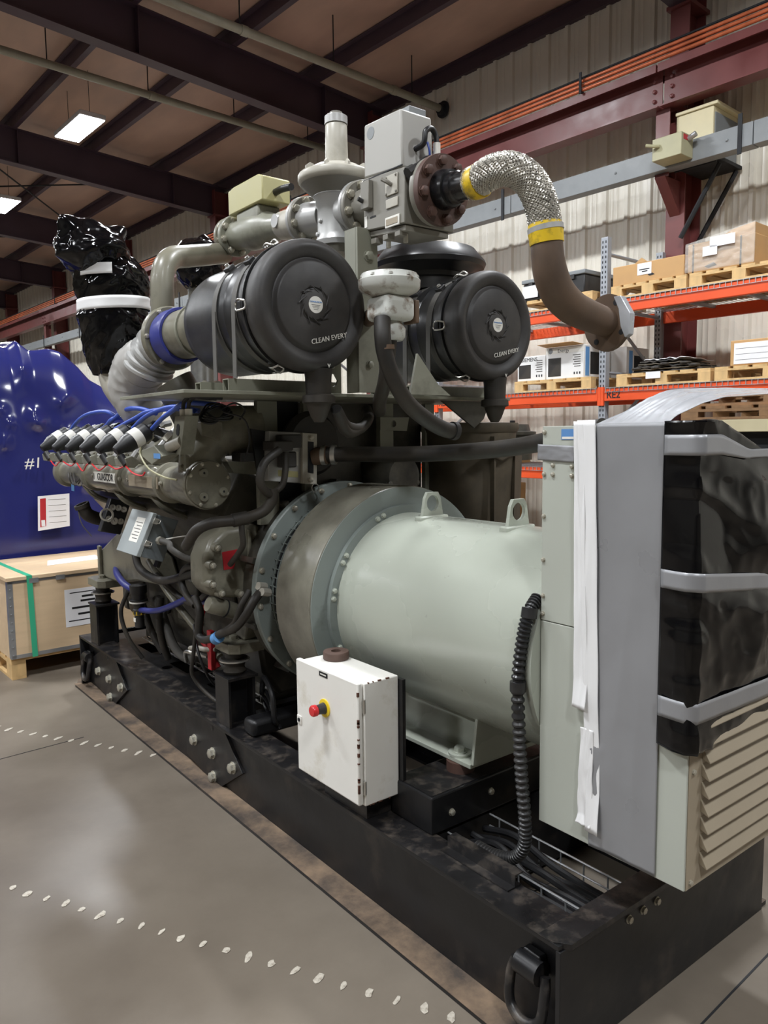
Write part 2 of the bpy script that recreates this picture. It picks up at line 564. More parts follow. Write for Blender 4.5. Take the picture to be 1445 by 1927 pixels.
wall_back = add('wall_back', g_box((XL, YN - .2, 0), (WALL_X + .3, YN, 8.9)), 'wall', kind='structure', smooth=False, label='end wall behind the viewer')
wall_left = add('wall_left', g_box((XL - .2, YN, 0), (XL, YF, 8.9)), 'wall', kind='structure', smooth=False, label='opposite side wall')

# --- roof: insulation facing sagging a little between purlins, purlins, rafters, columns
def roofgeo():
    nx, ny = 126, 150
    V, Fs = [], []
    for j in range(ny):
        y = YN + (YF - YN) * j / (ny - 1)
        for i in range(nx):
            x = XL + (WALL_X + .05 - XL) * i / (nx - 1)
            u = ((WALL_X - x) / 1.4) % 1.0
            sag = -0.05 * math.sin(PI * u) ** 0.7 + 0.02 * noise.noise(Vector((x * 1.4, y * 0.55, 0)))
            V.append((x, y, roof_z(x) + sag))
    for j in range(ny - 1):
        for i in range(nx - 1):
            Fs.append((j * nx + i, j * nx + i + 1, (j + 1) * nx + i + 1, (j + 1) * nx + i))
    return V, Fs
ceiling = add('ceiling', roofgeo(), 'roof', kind='structure', label='brown tinted insulation facing under the metal roof', sharp=80)
add('roof_sheet', g_prism([(XL - .2, YN - .2, roof_z(XL) + .15), (WALL_X + .4, YN - .2, roof_z(WALL_X) + .15), (WALL_X + .4, YN - .2, roof_z(WALL_X) + .2), (XL - .2, YN - .2, roof_z(XL) + .2)], (0, YF - YN + .4, 0)), 'roof', ceiling, smooth=False)

for k in range(18):
    x = WALL_X - 0.06 - 1.4 * k
    z = roof_z(x) - 0.03
    o = add('trim_1', g_prism([(x - .08, YN, z), (x, YN, z), (x, YN, z - .19), (x + .07, YN, z - .19), (x + .07, YN, z - .2), (x - .012, YN, z - .2), (x - .012, YN, z - .012), (x - .08, YN, z - .012)], (0, YF - YN, 0)), 'maroon_shaded', ceiling, smooth=False)
    o.name = 'roof_purlin'

def i_profile(w, d, tf, tw):
    """I section in (across, depth) coordinates, depth from 0 to d"""
    return [(-w / 2, 0), (w / 2, 0), (w / 2, tf), (tw / 2, tf), (tw / 2, d - tf), (w / 2, d - tf), (w / 2, d), (-w / 2, d), (-w / 2, d - tf), (-tw / 2, d - tf), (-tw / 2, tf), (-w / 2, tf)]

COLS = [-0.5, 4.5, 9.75, 14.8, 19.8, 24.8, 29.8]
for n, y in enumerate(COLS):
    c = add('steel_column', g_prism([(8.2 + q, y + p, 0) for p, q in i_profile(.22, .36, .016, .012)], (0, 0, 6.65)), 'maroon', kind='structure', smooth=False, bevel=.002,
            label='maroon steel wall column, number %d from the near end' % (n + 1))
    WM[c.name] = c.matrix_basis.copy()
    add('base_plate', g_box((8.12, y - .17, 0.0), (8.6, y + .17, .025)), 'maroon', c, smooth=False)
    add('knee_plate', g_box((8.16, y - .14, 6.12), (8.58, y + .14, 6.16)), 'maroon', c, smooth=False)
    # rafter: I section following the roof slope
    x0, x1 = 8.5, XL
    dz = 0.055 * (x0 - x1)
    z0 = roof_z(x0) - .83
    r = add('roof_rafter', g_prism([(x0, y + p, z0 + q) for p, q in i_profile(.2, .6, .014, .01)], (x1 - x0, 0, dz)), 'maroon_shaded', kind='structure', smooth=False,
            label='maroon steel roof rafter, shade in its colour, over wall column number %d' % (n + 1))
    for xs in (7.3, 4.4):
        add('web_stiffener', g_box((xs, y - .098, z0 + .014 + .055 * (x0 - xs)), (xs + .012, y + .098, z0 + .586 + .055 * (x0 - xs))), 'maroon_shaded', r, smooth=False)

# rod bracing and drop wires under the roof
for (a, b) in (((7.0, 15.2, 6.66), (3.4, 19.4, 6.86)), ((3.4, 15.2, 6.86), (7.0, 19.4, 6.66)), ((7.4, 20.1, 6.6), (3.2, 24.4, 6.85))):
    o = add('brace_rod', g_cyl(a, b, .016, seg=8), 'hole', ceiling)

# sprinkler pipes with hangers and a flanged wall end
M['pipe_grey'] = mat('grey_green_pipe', (140, 138, 122), 0.4, var=0.1)
def sprinkler(y, z, x_end, label):
    t = thing('sprinkler_pipe', label, 'pipe', (x_end, y, z))
    sl = 0.012
    add('pipe_run', g_cyl((x_end, y, z), (XL + .4, y, z + sl * (x_end - XL)), .052, seg=16), 'pipe_grey', t)
    for xs in (x_end - .9, x_end - 3.3):
        add('pipe_coupling', g_cyl((xs, y, z + sl * (x_end - xs)), (xs - .09, y, z + sl * (x_end - xs) + .001), .06, seg=16), 'pipe_grey', t)
    add('wall_flange', g_lathe((x_end + .04, y, z), (-1, 0, 0), [(0, 0), (0, .12), (.02, .12), (.03, .08), (.09, .075), (.1, 0)], 20), 'hole', t)
    x = x_end - .6
    while x > 0:
        add('hanger_rod', g_cyl((x, y, z + .05 + sl * (x_end - x)), (x, y, roof_z(x) - .04), .008, seg=6), 'hole', t)
        x -= 1.4
    return t
sprinkler(8.4, 6.36, 8.5, 'grey overhead pipe ending at a flange on the cream wall')
sprinkler(10.95, 6.44, 8.5, 'grey overhead pipe passing behind the valve stack')

# --- high bay lamps
M['lamp_white'] = mat('lamp_housing', (200, 200, 200), 0.5)
M['lamp_glow'] = mat('lamp_lens', (240, 246, 255), 0.5, var=0.0, emit=26.0)
def lamp(x, y, label):
    z = 6.42
    t = thing('high_bay_lamp', label, 'lamp', (x, y, z), group='high bay lamps')
    add('housing', g_box((x - .2, y - .58, z), (x + .2, y + .58, z + .07)), 'lamp_white', t, bevel=.01)
    add('lens', g_box((x - .185, y - .56, z - .012), (x + .185, y + .56, z)), 'lamp_glow', t, smooth=False)
    for s in (-1, 1):
        add('hanger_wire', g_cyl((x, y + s * .45, z + .07), (x, y + s * .45, roof_z(x) - .03), .004, seg=6), 'hole', t)
    ld = bpy.data.lights.new('lamp_light', 'AREA')
    ld.shape = 'RECTANGLE'
    ld.size, ld.size_y = .36, 1.1
    ld.energy = LAMP_WATTS
    ld.color = LAMP_COLOR
    ld.spread = math.radians(172)
    lo = bpy.data.objects.new('lamp_light', ld)
    link(lo, t, FR @ Matrix.Translation((x, y, z - .02)))
    return t
lamp(4.72, 12.65, 'bright lamp hanging nearest above the blue wrapped machine')
lamp(4.95, 17.75, 'small bright lamp cut by the left picture edge')
NTH = ['first', 'second', 'third', 'fourth', 'fifth', 'sixth', 'seventh']
for (x, y) in ((4.75, 7.15), (4.75, 2.4), (4.75, -2.7), (-0.6, 12.65), (-0.6, 7.5), (-0.6, 2.4), (-0.6, -2.7), (-5.6, 7.5), (-5.6, 2.4), (-5.6, 12.65), (4.75, 22.8), (-0.6, 17.75), (4.75, 27.8)):
    lamp(x, y, '%s lamp of the %s lamp row, outside the picture' % (NTH[int((y + 4) / 5.0)], 'near' if x > 4 else 'middle' if x > -3 else 'far'))

# --- crane runway along the wall: beam lengths, splice bolts, copper pipes
ends = [-3.0, 4.5, 9.75, 14.8, 19.8, 24.8, 33.5]
rw = thing('crane_runway', 'maroon steel crane runway beam along the cream wall', 'beam', (7.85, 4.5, 5.0))
for a, b in zip(ends, ends[1:]):
    add('beam_length', g_prism([(7.9 + p, a + .01, 5.0 + q) for p, q in i_profile(.2, .4, .014, .01)], (0, b - a - .02, 0)), 'maroon', rw, smooth=False)
    add('cap_channel', g_prism([(7.76, a + .01, 5.401), (8.04, a + .01, 5.401), (8.04, a + .01, 5.33), (8.052, a + .01, 5.33), (8.052, a + .01, 5.413), (7.748, a + .01, 5.413), (7.748, a + .01, 5.33), (7.76, a + .01, 5.33)], (0, b - a - .02, 0)), 'maroon', rw, smooth=False)
for y in ends[1:-1]:
    for dy in (-.1, .1):
        for dz in (.1, .2, .3):
            bolt(rw, (7.895, y + dy, 5.0 + dz), (-1, 0, 0), .042, 'maroon')
    add('support_post', g_prism([(7.9 + q, y + p, 4.3) for p, q in i_profile(.16, .16, .012, .01)], (0, 0, .7)), 'maroon', rw, smooth=False)
    add('tie_plate', g_box((8.05, y - .1, 5.05), (8.2, y + .1, 5.07)), 'maroon', rw, smooth=False)
    add('seat_bracket', g_prism([(8.2, y - .06, 4.3), (8.2, y - .06, 3.95), (7.86, y - .06, 4.3)], (0, .12, 0)), 'maroon', rw, smooth=False)
cp = thing('copper_pipes', 'three thin copper pipes clipped along the top of the runway beam', 'pipe', (7.76, 4.5, 5.45))
for k in range(3):
    add('copper_pipe', g_cyl((7.74 + .012 * k, -3, 5.445 + .055 * k), (7.74 + .012 * k, 33.5, 5.445 + .055 * k), .02, seg=10), 'copper', cp)
add('top_cable', g_cyl((7.78, -3, 5.60), (7.78, 33.5, 5.60), .012, seg=8), 'hole', cp)
for y in (3.0, 5.4, 7.8, 11.2, 13.6, 16, 18.4, 20.8, 23.2):
    add('pipe_clip', g_box((7.70, y, 5.40), (7.712, y + .03, 5.63)), 'hole', cp, smooth=False)
    add('clip_arm', g_box((7.712, y, 5.413), (7.8, y + .03, 5.425)), 'hole', cp, smooth=False)

# --- grey wireway in front of the columns
ww = thing('wireway', 'long grey metal wireway running along the wall', 'wireway', (7.86, 5, 4.36))
yy = 0.5
while yy < 30:
    add('wireway_length', g_box((7.80, yy, 4.34), (7.95, yy + 2.99, 4.56)), 'raceway', ww, bevel=.004)
    for s in (.25, 1.5, 2.75):
        bolt(ww, (7.80, yy + s, 4.45), (-1, 0, 0), .025, 'raceway', name='screw')
    if int(yy * 10) % 2 == 1:
        add('wireway_hanger', g_box((7.785, yy + .1, 4.28), (7.80, yy + .14, 4.66)), 'hole', ww, smooth=False)
    yy += 3.0

# --- cream transformer box on a bracket shelf and its disconnect switch
t = thing('transformer_box', 'cream transformer box with grey side behind the wireway', 'electrical box', (8.2, 4.2, 4.41))
tx0, tx1, ty0, ty1 = 7.97, 8.50, 3.98, 4.384
add('box_body', g_box((tx0, ty0, 4.411), (tx1, ty1, 4.90)), 'cream_box', t, bevel=.008)
add('side_panel', g_box((tx0 + .03, ty0 - .012, 4.43), (tx1 - .02, ty0, 4.84)), 'raceway', t, smooth=False)
add('lid', g_box((tx0 - .02, ty0 - .05, 4.9005), (tx1 + .04, ty1 + .003, 4.935)), 'cream_box', t, bevel=.006)
b = thing('bracket_shelf', 'dark steel bracket shelf carrying the cream transformer box', 'bracket', (8.2, 4.2, 3.7))
add('shelf_frame', g_box((7.97, 3.94, 4.375), (8.56, 4.385, 4.41)), 'hole', b, smooth=False)
add('front_angle', g_box((7.955, 3.93, 4.33), (7.9695, 4.385, 4.41)), 'hole', b, smooth=False)
for x in (8.12, 8.5):
    add('diagonal_brace', g_tube([(x, 3.97, 4.36), (x, 4.385, 3.68)], .025, seg=6), 'hole', b)
d = thing('disconnect_switch', 'small olive switch box fixed to the front of the wireway', 'switch box', (7.7, 4.25, 4.36))
add('switch_body', g_box((7.56, 4.10, 4.365), (7.799, 4.42, 4.585)), 'olive_box', d, bevel=.006)
add('switch_handle', g_tube([(7.555, 4.34, 4.5), (7.51, 4.38, 4.5), (7.49, 4.45, 4.52)], .018, seg=8), 'olive_box', d)
add('conduit_hub', g_cyl((7.70, 4.10, 4.54), (7.70, 4.02, 4.57), .028, seg=10), 'galv', d)
add('warning_sticker', g_box((7.60, 4.098, 4.52), (7.68, 4.0997, 4.57)), 'red_label', d, smooth=False)

# ================================================================== BASE FRAME of the generating set
set_frame(IDN)
XC, ZC = 1.945, 0.94           # crank axis
sk = thing('base_frame', 'long black steel base frame under the generating set', 'steel frame', (1.95, 3.0, 0))
def rail(x, side):
    w = x
    a = [(w - .10, 0), (w + .07, 0), (w + .07, .014), (w + .006, .014), (w + .006, .316), (w + .065, .316), (w + .065, .33), (w - .06, .33), (w - .06, .316), (w - .006, .316), (w - .006, .014), (w - .10, .014)]
    if side > 0: a = [(2 * w - p, q) for p, q in a]
    return a
near, far = 1.145, 5.02
for x, s, nm in ((1.49, -1, 'side_rail'), (2.42, 1, 'side_rail')):
    pr = rail(x, s)
    r = add(nm, g_prism([(p, near, q) for p, q in pr], (0, far - near, 0)), 'skid', sk, smooth=False, bevel=.002)
    sx = (1.429, 1.556) if s < 0 else (2.354, 2.481)
    add('worn_top_face', g_prism([(sx[0], near + (.03 if s < 0 else 0), .3302), (sx[1], near, .3302), (sx[1], far, .3302), (sx[0], far, .3302)], (0, 0, .0012)), 'skid_top', r, smooth=False)
    bx = (1.389, 1.483) if s < 0 else (2.427, 2.52)
    add('dusty_bottom_face', g_prism([(bx[0], near, .0142), (bx[1], near, .0142), (bx[1], far, .0142), (bx[0], far + .02, .0142)], (0, 0, .0012)), 'skid_dust', r, smooth=False)
# near end beam with chamfered top flange
eb = add('end_beam', g_box((1.43, 1.14, 0.0), (2.48, 1.155, .316)), 'skid', sk, smooth=False, bevel=.002)
add('end_flange', g_prism([(1.432, 1.165, .3162), (1.46, 1.128, .3162), (2.48, 1.128, .3162), (2.48, 1.21, .3162), (1.556, 1.21, .3162), (1.43, 1.21, .3162)], (0, 0, .0165)), 'skid_top', eb, smooth=False, bevel=.001)
for x in (1.717, 1.782, 1.848):
    bolt(eb, (x, 1.14, .286), (0, -1, 0), .02)
fb = add('end_beam', g_box((1.43, 5.0, 0.0), (2.48, 5.02, .33)), 'skid', sk, smooth=False, bevel=.002)
add('foot_plate', g_prism([(1.40, 5.02, 0.001), (2.5, 5.02, 0.001), (2.5, 5.12, 0.001), (1.44, 5.12, 0.001)], (0, 0, .014)), 'skid_dust', fb, smooth=False)
# cross members
mb = add('mounting_beam', g_box((1.535, 1.735, .3315), (2.36, 1.94, .455)), 'skid', sk, smooth=False, bevel=.006)
add('beam_top', g_prism([(1.545, 1.745, .4552), (2.35, 1.745, .4552), (2.35, 1.93, .4552), (1.545, 1.93, .4552)], (0, 0, .0012)), 'skid_top', mb, smooth=False)
add('beam_web', g_box((1.56, 1.75, .02), (2.35, 1.92, .315)), 'skid', mb, smooth=False)
bolt(mb, (1.62, 1.735, .385), (0, -1, 0), .02)
bolt(mb, (1.80, 1.735, .40), (0, -1, 0), .02)
cb = add('cross_tube', g_box((1.475, 2.79, .3318), (2.35, 2.885, .405)), 'skid', sk, bevel=.022, segs=3)
for y in (3.55, 4.35, 4.85):
    add('cross_member', g_box((1.557, y, .05), (2.35, y + .08, .30)), 'skid', sk, smooth=False)
add('deck_plate', g_hole_plate([(1.557, 3.05, .316), (1.64, 3.05, .316), (1.64, 4.95, .316), (1.557, 4.95, .316)], (1.6, 4.0, .316), .03, (0, 0, .012)), 'skid', sk, smooth=False)
for y0, y1 in ((3.0, 3.12), (3.62, 3.86), (4.1, 4.3), (4.6, 4.95)):
    add('deck_strip', g_box((1.641, y0, .30), (2.35, y1, .318)), 'skid', sk, smooth=False)
# splice plates with their bolts
for yc, top in ((3.17, 3.17), (4.57, 4.60)):
    poly = [(yc - .11, .30), (yc - .285, .15), (yc - .08, -.0), (yc + .10, .016), (yc + .30, .05), (yc + .30, .22), (yc + .12, .30)]
    p = add('splice_plate', g_prism([(1.468, a, max(b, .018)) for a, b in poly], (.016, 0, 0)), 'skid', sk, smooth=False, bevel=.001)
    for dy, z in ((.195, .15), (0, .148), (-.2, .147), (0, .036)):
        bolt(p, (1.468, yc + dy, z), (-1, 0, 0), .044)
    bolt(p, (1.484, top, .268), (-1, 0, 0), .034, 'skid')
# lifting links
for y, s in ((1.255, 1.0), (4.93, 1.15)):
    lk = add('lifting_lug', g_cyl((1.452, y - .038, .205), (1.452, y + .038, .205), .032, seg=14), 'skid', sk)
    add('lug_back', g_box((1.455, y - .03, .18), (1.484, y + .03, .245)), 'skid', lk, bevel=.006)
    pts = [(1.452, y - .05, .205), (1.44, y - .058, .16), (1.43, y - .05, .09), (1.425, y, .065), (1.43, y + .05, .09), (1.44, y + .058, .16), (1.452, y + .05, .205)]
    add('lifting_link', g_tube(pts, .014, seg=10, n=6), 'skid_top', lk)
# loose angle bar lying on the rail
an = thing('angle_bar', 'worn dark angle bar lying along the frame rail by the cable tray', 'steel bar', (1.53, 1.52, .332))
add('bar', g_prism([(1.50, 1.38, .3325), (1.555, 1.38, .3325), (1.555, 1.38, .336), (1.533, 1.38, .336), (1.533, 1.38, .366), (1.562, 1.38, .366), (1.562, 1.38, .37), (1.529, 1.38, .37), (1.529, 1.38, .336), (1.50, 1.38, .336)], (0, .275, 0)), 'skid_top', an, smooth=False)
# wire cable tray with the cables in it
tr = thing('cable_tray', 'wire mesh cable tray inside the near end of the frame', 'cable tray', (1.7, 1.45, .24))
for x, z in ((1.60, .325), (1.60, .285), (1.79, .325), (1.79, .285), (1.64, .245), (1.70, .245), (1.76, .245)):
    add('long_wire', g_cyl((x, 1.212, z), (x, 1.73, z), .0032, seg=6), 'galv', tr)
for i in range(6):
    y = 1.26 + i * .085
    add('cross_wire', g_tube([(1.60, y, .328), (1.60, y, .243), (1.79, y, .243), (1.79, y, .328)], .0028, seg=6, smooth=False), 'galv', tr)
for k in range(6):
    x = 1.625 + k * .028
    cbn = thing('power_cable', ('outermost', 'second', 'third', 'fourth', 'fifth', 'innermost')[k] + ' black power cable in the wire cable tray, counted from the rail', 'cable', (x, 1.4, .25), group='black cables in the cable tray')
    add('sheath', g_tube([(x, 1.73, .262 + .02 * (k % 2)), (x + .01, 1.6, .27 + .018 * (k % 3)), (x - .006 + .01 * (k % 2), 1.45, .268 + .012 * (k % 2)), (x + .012, 1.33, .264), (x + .03, 1.225, .25)], .0115, seg=8), 'cable', cbn)
# the wire duct on the engine side
tr2 = thing('wire_duct', 'thin wire duct lying inside the frame beside the engine', 'cable tray', (1.69, 3.8, .33))
for x, z in ((1.67, .37), (1.71, .37), (1.71, .335)):
    add('long_wire', g_cyl((x, 3.1, z), (x, 4.55, z), .0035, seg=6), 'steel', tr2)
for i in range(12):
    add('cross_wire', g_tube([(1.67, 3.15 + i * .12, .372), (1.71, 3.15 + i * .12, .372), (1.71, 3.15 + i * .12, .334)], .0028, seg=6, smooth=False), 'steel', tr2)

# ================================================================== ALTERNATOR
al = thing('alternator', 'large pale green grey alternator cylinder on the black frame', 'alternator', (XC, 1.9, .46))
AX = (0, 1, 0)
sh = add('stator_shell', g_lathe((XC, 1.385, ZC), AX, [(0, 0), (0, .352), (.018, .352), (.03, .345), (.9, .345), (.952, .347), (.952, 0)], 96), 'genset', al, label='smooth pale green grey cylinder shell')
add('shell_flange', g_lathe((XC, 2.335, ZC), AX, [(0, .30), (0, .378), (.022, .378), (.022, .30)], 96), 'ring', al)
for a in (14, 50, 112, 148, 170, 205, 240, 300, 330):
    for da in (-2.4, 2.4):
        q = math.radians(a + da)
        bolt(al, (XC + .364 * math.cos(q), 2.335, ZC + .364 * math.sin(q)), (0, -1, 0), .018, 'genset')
dr = add('fan_drum', g_lathe((XC, 2.358, ZC), AX, [(0, 0), (0, .44), (.006, .45), (.012, .452), (.245, .452), (.25, .44), (.25, 0)], 96), 'genset_dirty', al, label='sooty grey fan drum ring')
add('drum_face', g_lathe((XC, 2.356, ZC), AX, [(0, .378), (0, .448), (.004, .448), (.004, .378)], 96), 'ring', al)
gr = add('vent_core', g_lathe((XC, 2.605, ZC), AX, [(0, 0), (0, .365), (.165, .365), (.165, 0)], 64), 'hole', al, label='dark vent slot')
for k in range(5):
    add('vent_ring_wire', g_lathe_closed((XC, 2.62 + k * .032, ZC), AX, [(0, .382), (.004, .382), (.004, .386), (0, .386)], 96), 'ring', gr)
for k in range(40):
    q = math.radians(70 + k * 5.5)
    c, s = math.cos(q), math.sin(q)
    add('vent_cross_wire', g_cyl((XC + .384 * c, 2.605, ZC + .384 * s), (XC + .384 * c, 2.77, ZC + .384 * s), .0022, seg=4), 'ring', gr)
rg = add('bolting_ring', g_lathe((XC, 2.77, ZC), AX, [(0, .28), (0, .448), (.004, .453), (.03, .453), (.03, .28)], 96), 'ring', al, label='blue grey bolting ring with zinc bolts')
for k in range(18):
    q = 2 * PI * (k + .3) / 18
    bolt(rg, (XC + .432 * math.cos(q), 2.77, ZC + .432 * math.sin(q)), (0, -1, 0), .022)
# lifting lugs: plates across the shell with a hole
for y in (2.16, 1.73):
    z = ZC + .33
    add('lifting_lug', g_hole_plate([(1.87, y, z), (1.98, y, z), (1.965, y, z + .085), (1.952, y, z + .108), (1.898, y, z + .108), (1.885, y, z + .085)], (1.925, y, z + .066), .03, (0, .014, 0), 32), 'genset', al, bevel=.002)
    add('lug_pad', g_box((1.855, y - .012, z - .002), (1.995, y + .026, z + .02)), 'genset', al, bevel=.006)
# foot rail and gusset
ft = add('foot_rail', g_prism([(1.72, 1.752, .492), (1.95, 1.752, .492), (1.95, 1.752, .507), (1.812, 1.752, .507), (1.812, 1.752, .68), (1.80, 1.752, .68), (1.80, 1.752, .507), (1.72, 1.752, .507)], (0, .60, 0)), 'genset', al, smooth=False, bevel=.002)
add('gusset', g_prism([(1.722, 1.752, .507), (1.93, 1.752, .507), (1.93, 1.752, .60), (1.80, 1.752, .66), (1.742, 1.752, .66)], (0, -.012, 0)), 'genset', ft, smooth=False, bevel=.002)
add('end_stiffener', g_prism([(1.722, 2.34, .507), (1.93, 2.34, .507), (1.93, 2.34, .60), (1.742, 2.34, .66)], (0, .012, 0)), 'genset', ft, smooth=False)
add('mount_puck', g_cyl((1.755, 1.835, .4565), (1.755, 1.835, .4915), .048, seg=24), 'rust_red', ft)
add('washer', g_cyl((1.758, 1.84, .5075), (1.758, 1.84, .515), .04, seg=24), 'genset', ft)
bolt(ft, (1.758, 1.84, .514), (0, 0, 1), .04, 'genset')
add('foot_rail', g_prism([(2.17, 1.752, .492), (1.94, 1.752, .492), (1.94, 1.752, .507), (2.078, 1.752, .507), (2.078, 1.752, .68), (2.09, 1.752, .68), (2.09, 1.752, .507), (2.17, 1.752, .507)], (0, .60, 0)), 'genset', al, smooth=False)

# ================================================================== TERMINAL CABINET on the alternator's near end
cx0, cx1, cy0, cy1, cz0, cz1 = 1.63, 2.27, .932, 1.382, .498, 1.614
ca = thing('terminal_cabinet', 'tall pale grey terminal cabinet on the near end of the alternator', 'cabinet', (1.95, 1.16, cz0))
add('cabinet_body', g_box((cx0 + .0062, cy0 + .02, cz0), (cx1, cy1 - .004, 1.40)), 'cabinet', ca, smooth=False, bevel=.002)
add('upper_body', g_box((cx0 + .0062, cy0 + .02, 1.4002), (cx0 + .065, cy1 - .004, cz1 - .0045)), 'cabinet', ca, smooth=False)
add('upper_panel', g_box((cx0, cy0 + .002, 1.0815), (cx0 + .006, cy1, cz1)), 'cabinet', ca, smooth=False, bevel=.0015)
add('lower_panel', g_box((cx0, cy0 + .002, cz0), (cx0 + .006, cy1, 1.079)), 'cabinet', ca, smooth=False, bevel=.0015)
add('top_sheet', g_box((cx0 + .0062, cy0 + .01, cz1 - .004), (cx0 + .07, cy1, cz1)), 'cabinet', ca, smooth=False)
for y, z in ((1.375, 1.598), (1.375, 1.485), (1.375, 1.37), (1.375, 1.25), (1.375, 1.15), (1.345, 1.51), (1.345, 1.485), (1.282, 1.508), (1.282, 1.484), (1.375, 1.10)):
    bolt(ca, (cx0, y, z), (-1, 0, 0), .011, 'bolt', name='screw')
st = add('maker_sticker', g_box((cx0 - .0012, 1.272, 1.578), (cx0, 1.318, 1.606)), 'navy_label', ca, smooth=False, label='pale blue maker sticker')
add('sticker_stripe', g_box((cx0 - .0018, 1.275, 1.580), (cx0 - .0012, 1.315, 1.586)), 'white_small', st, smooth=False)
# louvred grille on the near end
gl = add('grille_frame', g_box((cx0 + .0062, cy0 + .001, cz0), (cx1, cy0 + .0195, 1.2)), 'taupe', ca, smooth=False, label='taupe louvred ventilation grille')
for k in range(10):
    z = .545 + k * .0445
    add('louvre_blade', g_prism([(1.692, cy0 + .001, z + .002), (1.692, cy0 - .020, z - .006), (1.692, cy0 - .020, z - .003), (1.692, cy0 + .001, z + .033)], (.5, 0, 0)), 'taupe', gl, smooth=False, bevel=.0012)
for z in (.512, .79):
    bolt(gl, (1.656, cy0 + .002, z), (0, -1, 0), .013, 'bolt', name='screw')
# ribbed conduit from the cabinet down into the tray
cd = thing('ribbed_conduit', 'black ribbed flexible conduit hanging in front of the alternator', 'conduit', (1.6, 1.41, .3))
path = [(1.645, 1.405, 1.14), (1.60, 1.40, 1.10), (1.588, 1.412, 1.02), (1.58, 1.42, .9), (1.585, 1.418, .75), (1.59, 1.412, .62), (1.597, 1.405, .5), (1.60, 1.41, .42), (1.602, 1.45, .365), (1.60, 1.52, .34), (1.60, 1.6, .335)]
cp_ = catmull(path, 26)
rib = [.0165 + .003 * (1 if (i // 2) % 2 else -0.6) for i in range(len(cp_))]
add('ribbed_tube', g_tube(cp_, rib, seg=14, smooth=False), 'black', cd)
for c, d in (((1.605, 1.40, 1.115), (-.2, -.02, -1)), ((1.58, 1.42, .905), (0, 0, -1))):
    add('conduit_collar', g_cyl(c, Vector(c) + Vector(d) * .028, .0225, seg=16), 'black', cd)

# ================================================================== WHITE EMERGENCY STOP BOX on the rail
wb = thing('stop_box', 'off white chipped steel control box with red emergency stop button', 'control box', (1.46, 2.09, .40))
add('box_body', g_box((1.402, 1.905, .405), (1.542, 2.262, .812)), 'white_box', wb, bevel=.004)
dd = add('box_door', g_box((1.380, 1.91, .41), (1.400, 2.278, .815)), 'white_box', wb, bevel=.005)
add('back_plate', g_box((1.543, 1.885, .3325), (1.556, 2.26, .80)), 'skid', wb, smooth=False)
add('shelf_bracket', g_box((1.44, 1.95, .3325), (1.542, 2.2, .404)), 'skid', wb, smooth=False)
for z in (.47, .74):
    add('hinge', g_cyl((1.399, 1.902, z - .022), (1.399, 1.902, z + .022), .0055, seg=10), 'steel', wb)
es = add('button_collar', g_lathe((1.380, 2.097, .685), (-1, 0, 0), [(0, 0), (0, .031), (.004, .031), (.005, .027), (.005, 0)], 28), 'yellow', dd, label='yellow emergency stop collar')
add('button_neck', g_lathe((1.375, 2.097, .685), (-1, 0, 0), [(0, 0), (0, .02), (.018, .0165), (.028, .0165), (.028, 0)], 20), 'black', es)
add('button_head', g_lathe((1.347, 2.097, .685), (-1, 0, 0), [(0, 0), (0, .015), (.004, .0195), (.016, .0195), (.021, .016), (.022, 0)], 24), 'red', es)
lkk = add('door_lock', g_box((1.3765, 2.245, .583), (1.380, 2.273, .613)), 'white_box', dd, bevel=.0015)
add('lock_core', g_cyl((1.378, 2.259, .598), (1.374, 2.259, .598), .007, seg=12), 'hole', lkk)
lb = add('black_name_plate', g_box((1.3788, 2.078, .790), (1.380, 2.128, .806)), 'ink', dd, smooth=False)
add('name_stripe', g_box((1.3782, 2.086, .796), (1.3788, 2.120, .800)), 'white_small', lb, smooth=False)
for i in range(26):
    e = RN.choice((0, 0, 0, 1, 2))
    l = RN.uniform(.003, .014)
    if e == 0: a = (1.3790, 1.9085, RN.uniform(.42, .80)); b = (1.386, 1.9145, a[2] + l)
    elif e == 1: a = (1.41 + RN.uniform(0, .1), 1.9035, .404); b = (a[0] + l, 1.909, .4075)
    else: a = (1.41 + RN.uniform(0, .1), 1.9035, .809); b = (a[0] + l, 1.909, .8128)
    add('paint_chip', g_box(a, b), 'chip', wb, smooth=False)
pk = add('steel_puck', g_lathe_closed((1.492, 2.19, .8126), (0, 0, 1), [(0, .018), (0, .044), (.003, .046), (.025, .046), (.028, .044), (.028, .018)], 36), 'puck',
         label='brown rusty steel ring lying on the white control box', cat='steel ring')

# ================================================================== GAS ENGINE
en = thing('gas_engine', 'olive grey twelve cylinder gas engine bolted on the black frame', 'engine', (XC, 3.9, .35))
# crankcase and flywheel housing
cs = [(1.74, .40), (1.66, .52), (1.63, .72), (1.66, .95), (1.58, 1.10), (1.46, 1.24), (1.58, 1.46), (1.78, 1.36), (XC, 1.22)]
cs = cs + [(2 * XC - x, z) for x, z in reversed(cs[:-1])]
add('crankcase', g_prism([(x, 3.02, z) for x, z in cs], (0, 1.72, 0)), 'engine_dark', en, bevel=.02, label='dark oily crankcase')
add('flywheel_housing', g_lathe((XC, 2.802, ZC), (0, 1, 0), [(0, 0), (0, .44), (.10, .435), (.16, .41), (.24, .40), (.24, 0)], 48), 'engine_dark', en)
for k in range(10):
    q = 2 * PI * (k + .5) / 10
    add('housing_rib', g_box((-.012, 0, -.03), (.012, .13, .03)) if False else g_xf(g_box((-.012, 0, -.03), (.012, .13, .03)), Matrix.Translation((XC + .43 * math.cos(q), 2.81, ZC + .43 * math.sin(q))) @ Matrix.Rotation(-q + PI / 2, 4, 'Y')), 'engine_dark', en, smooth=False)
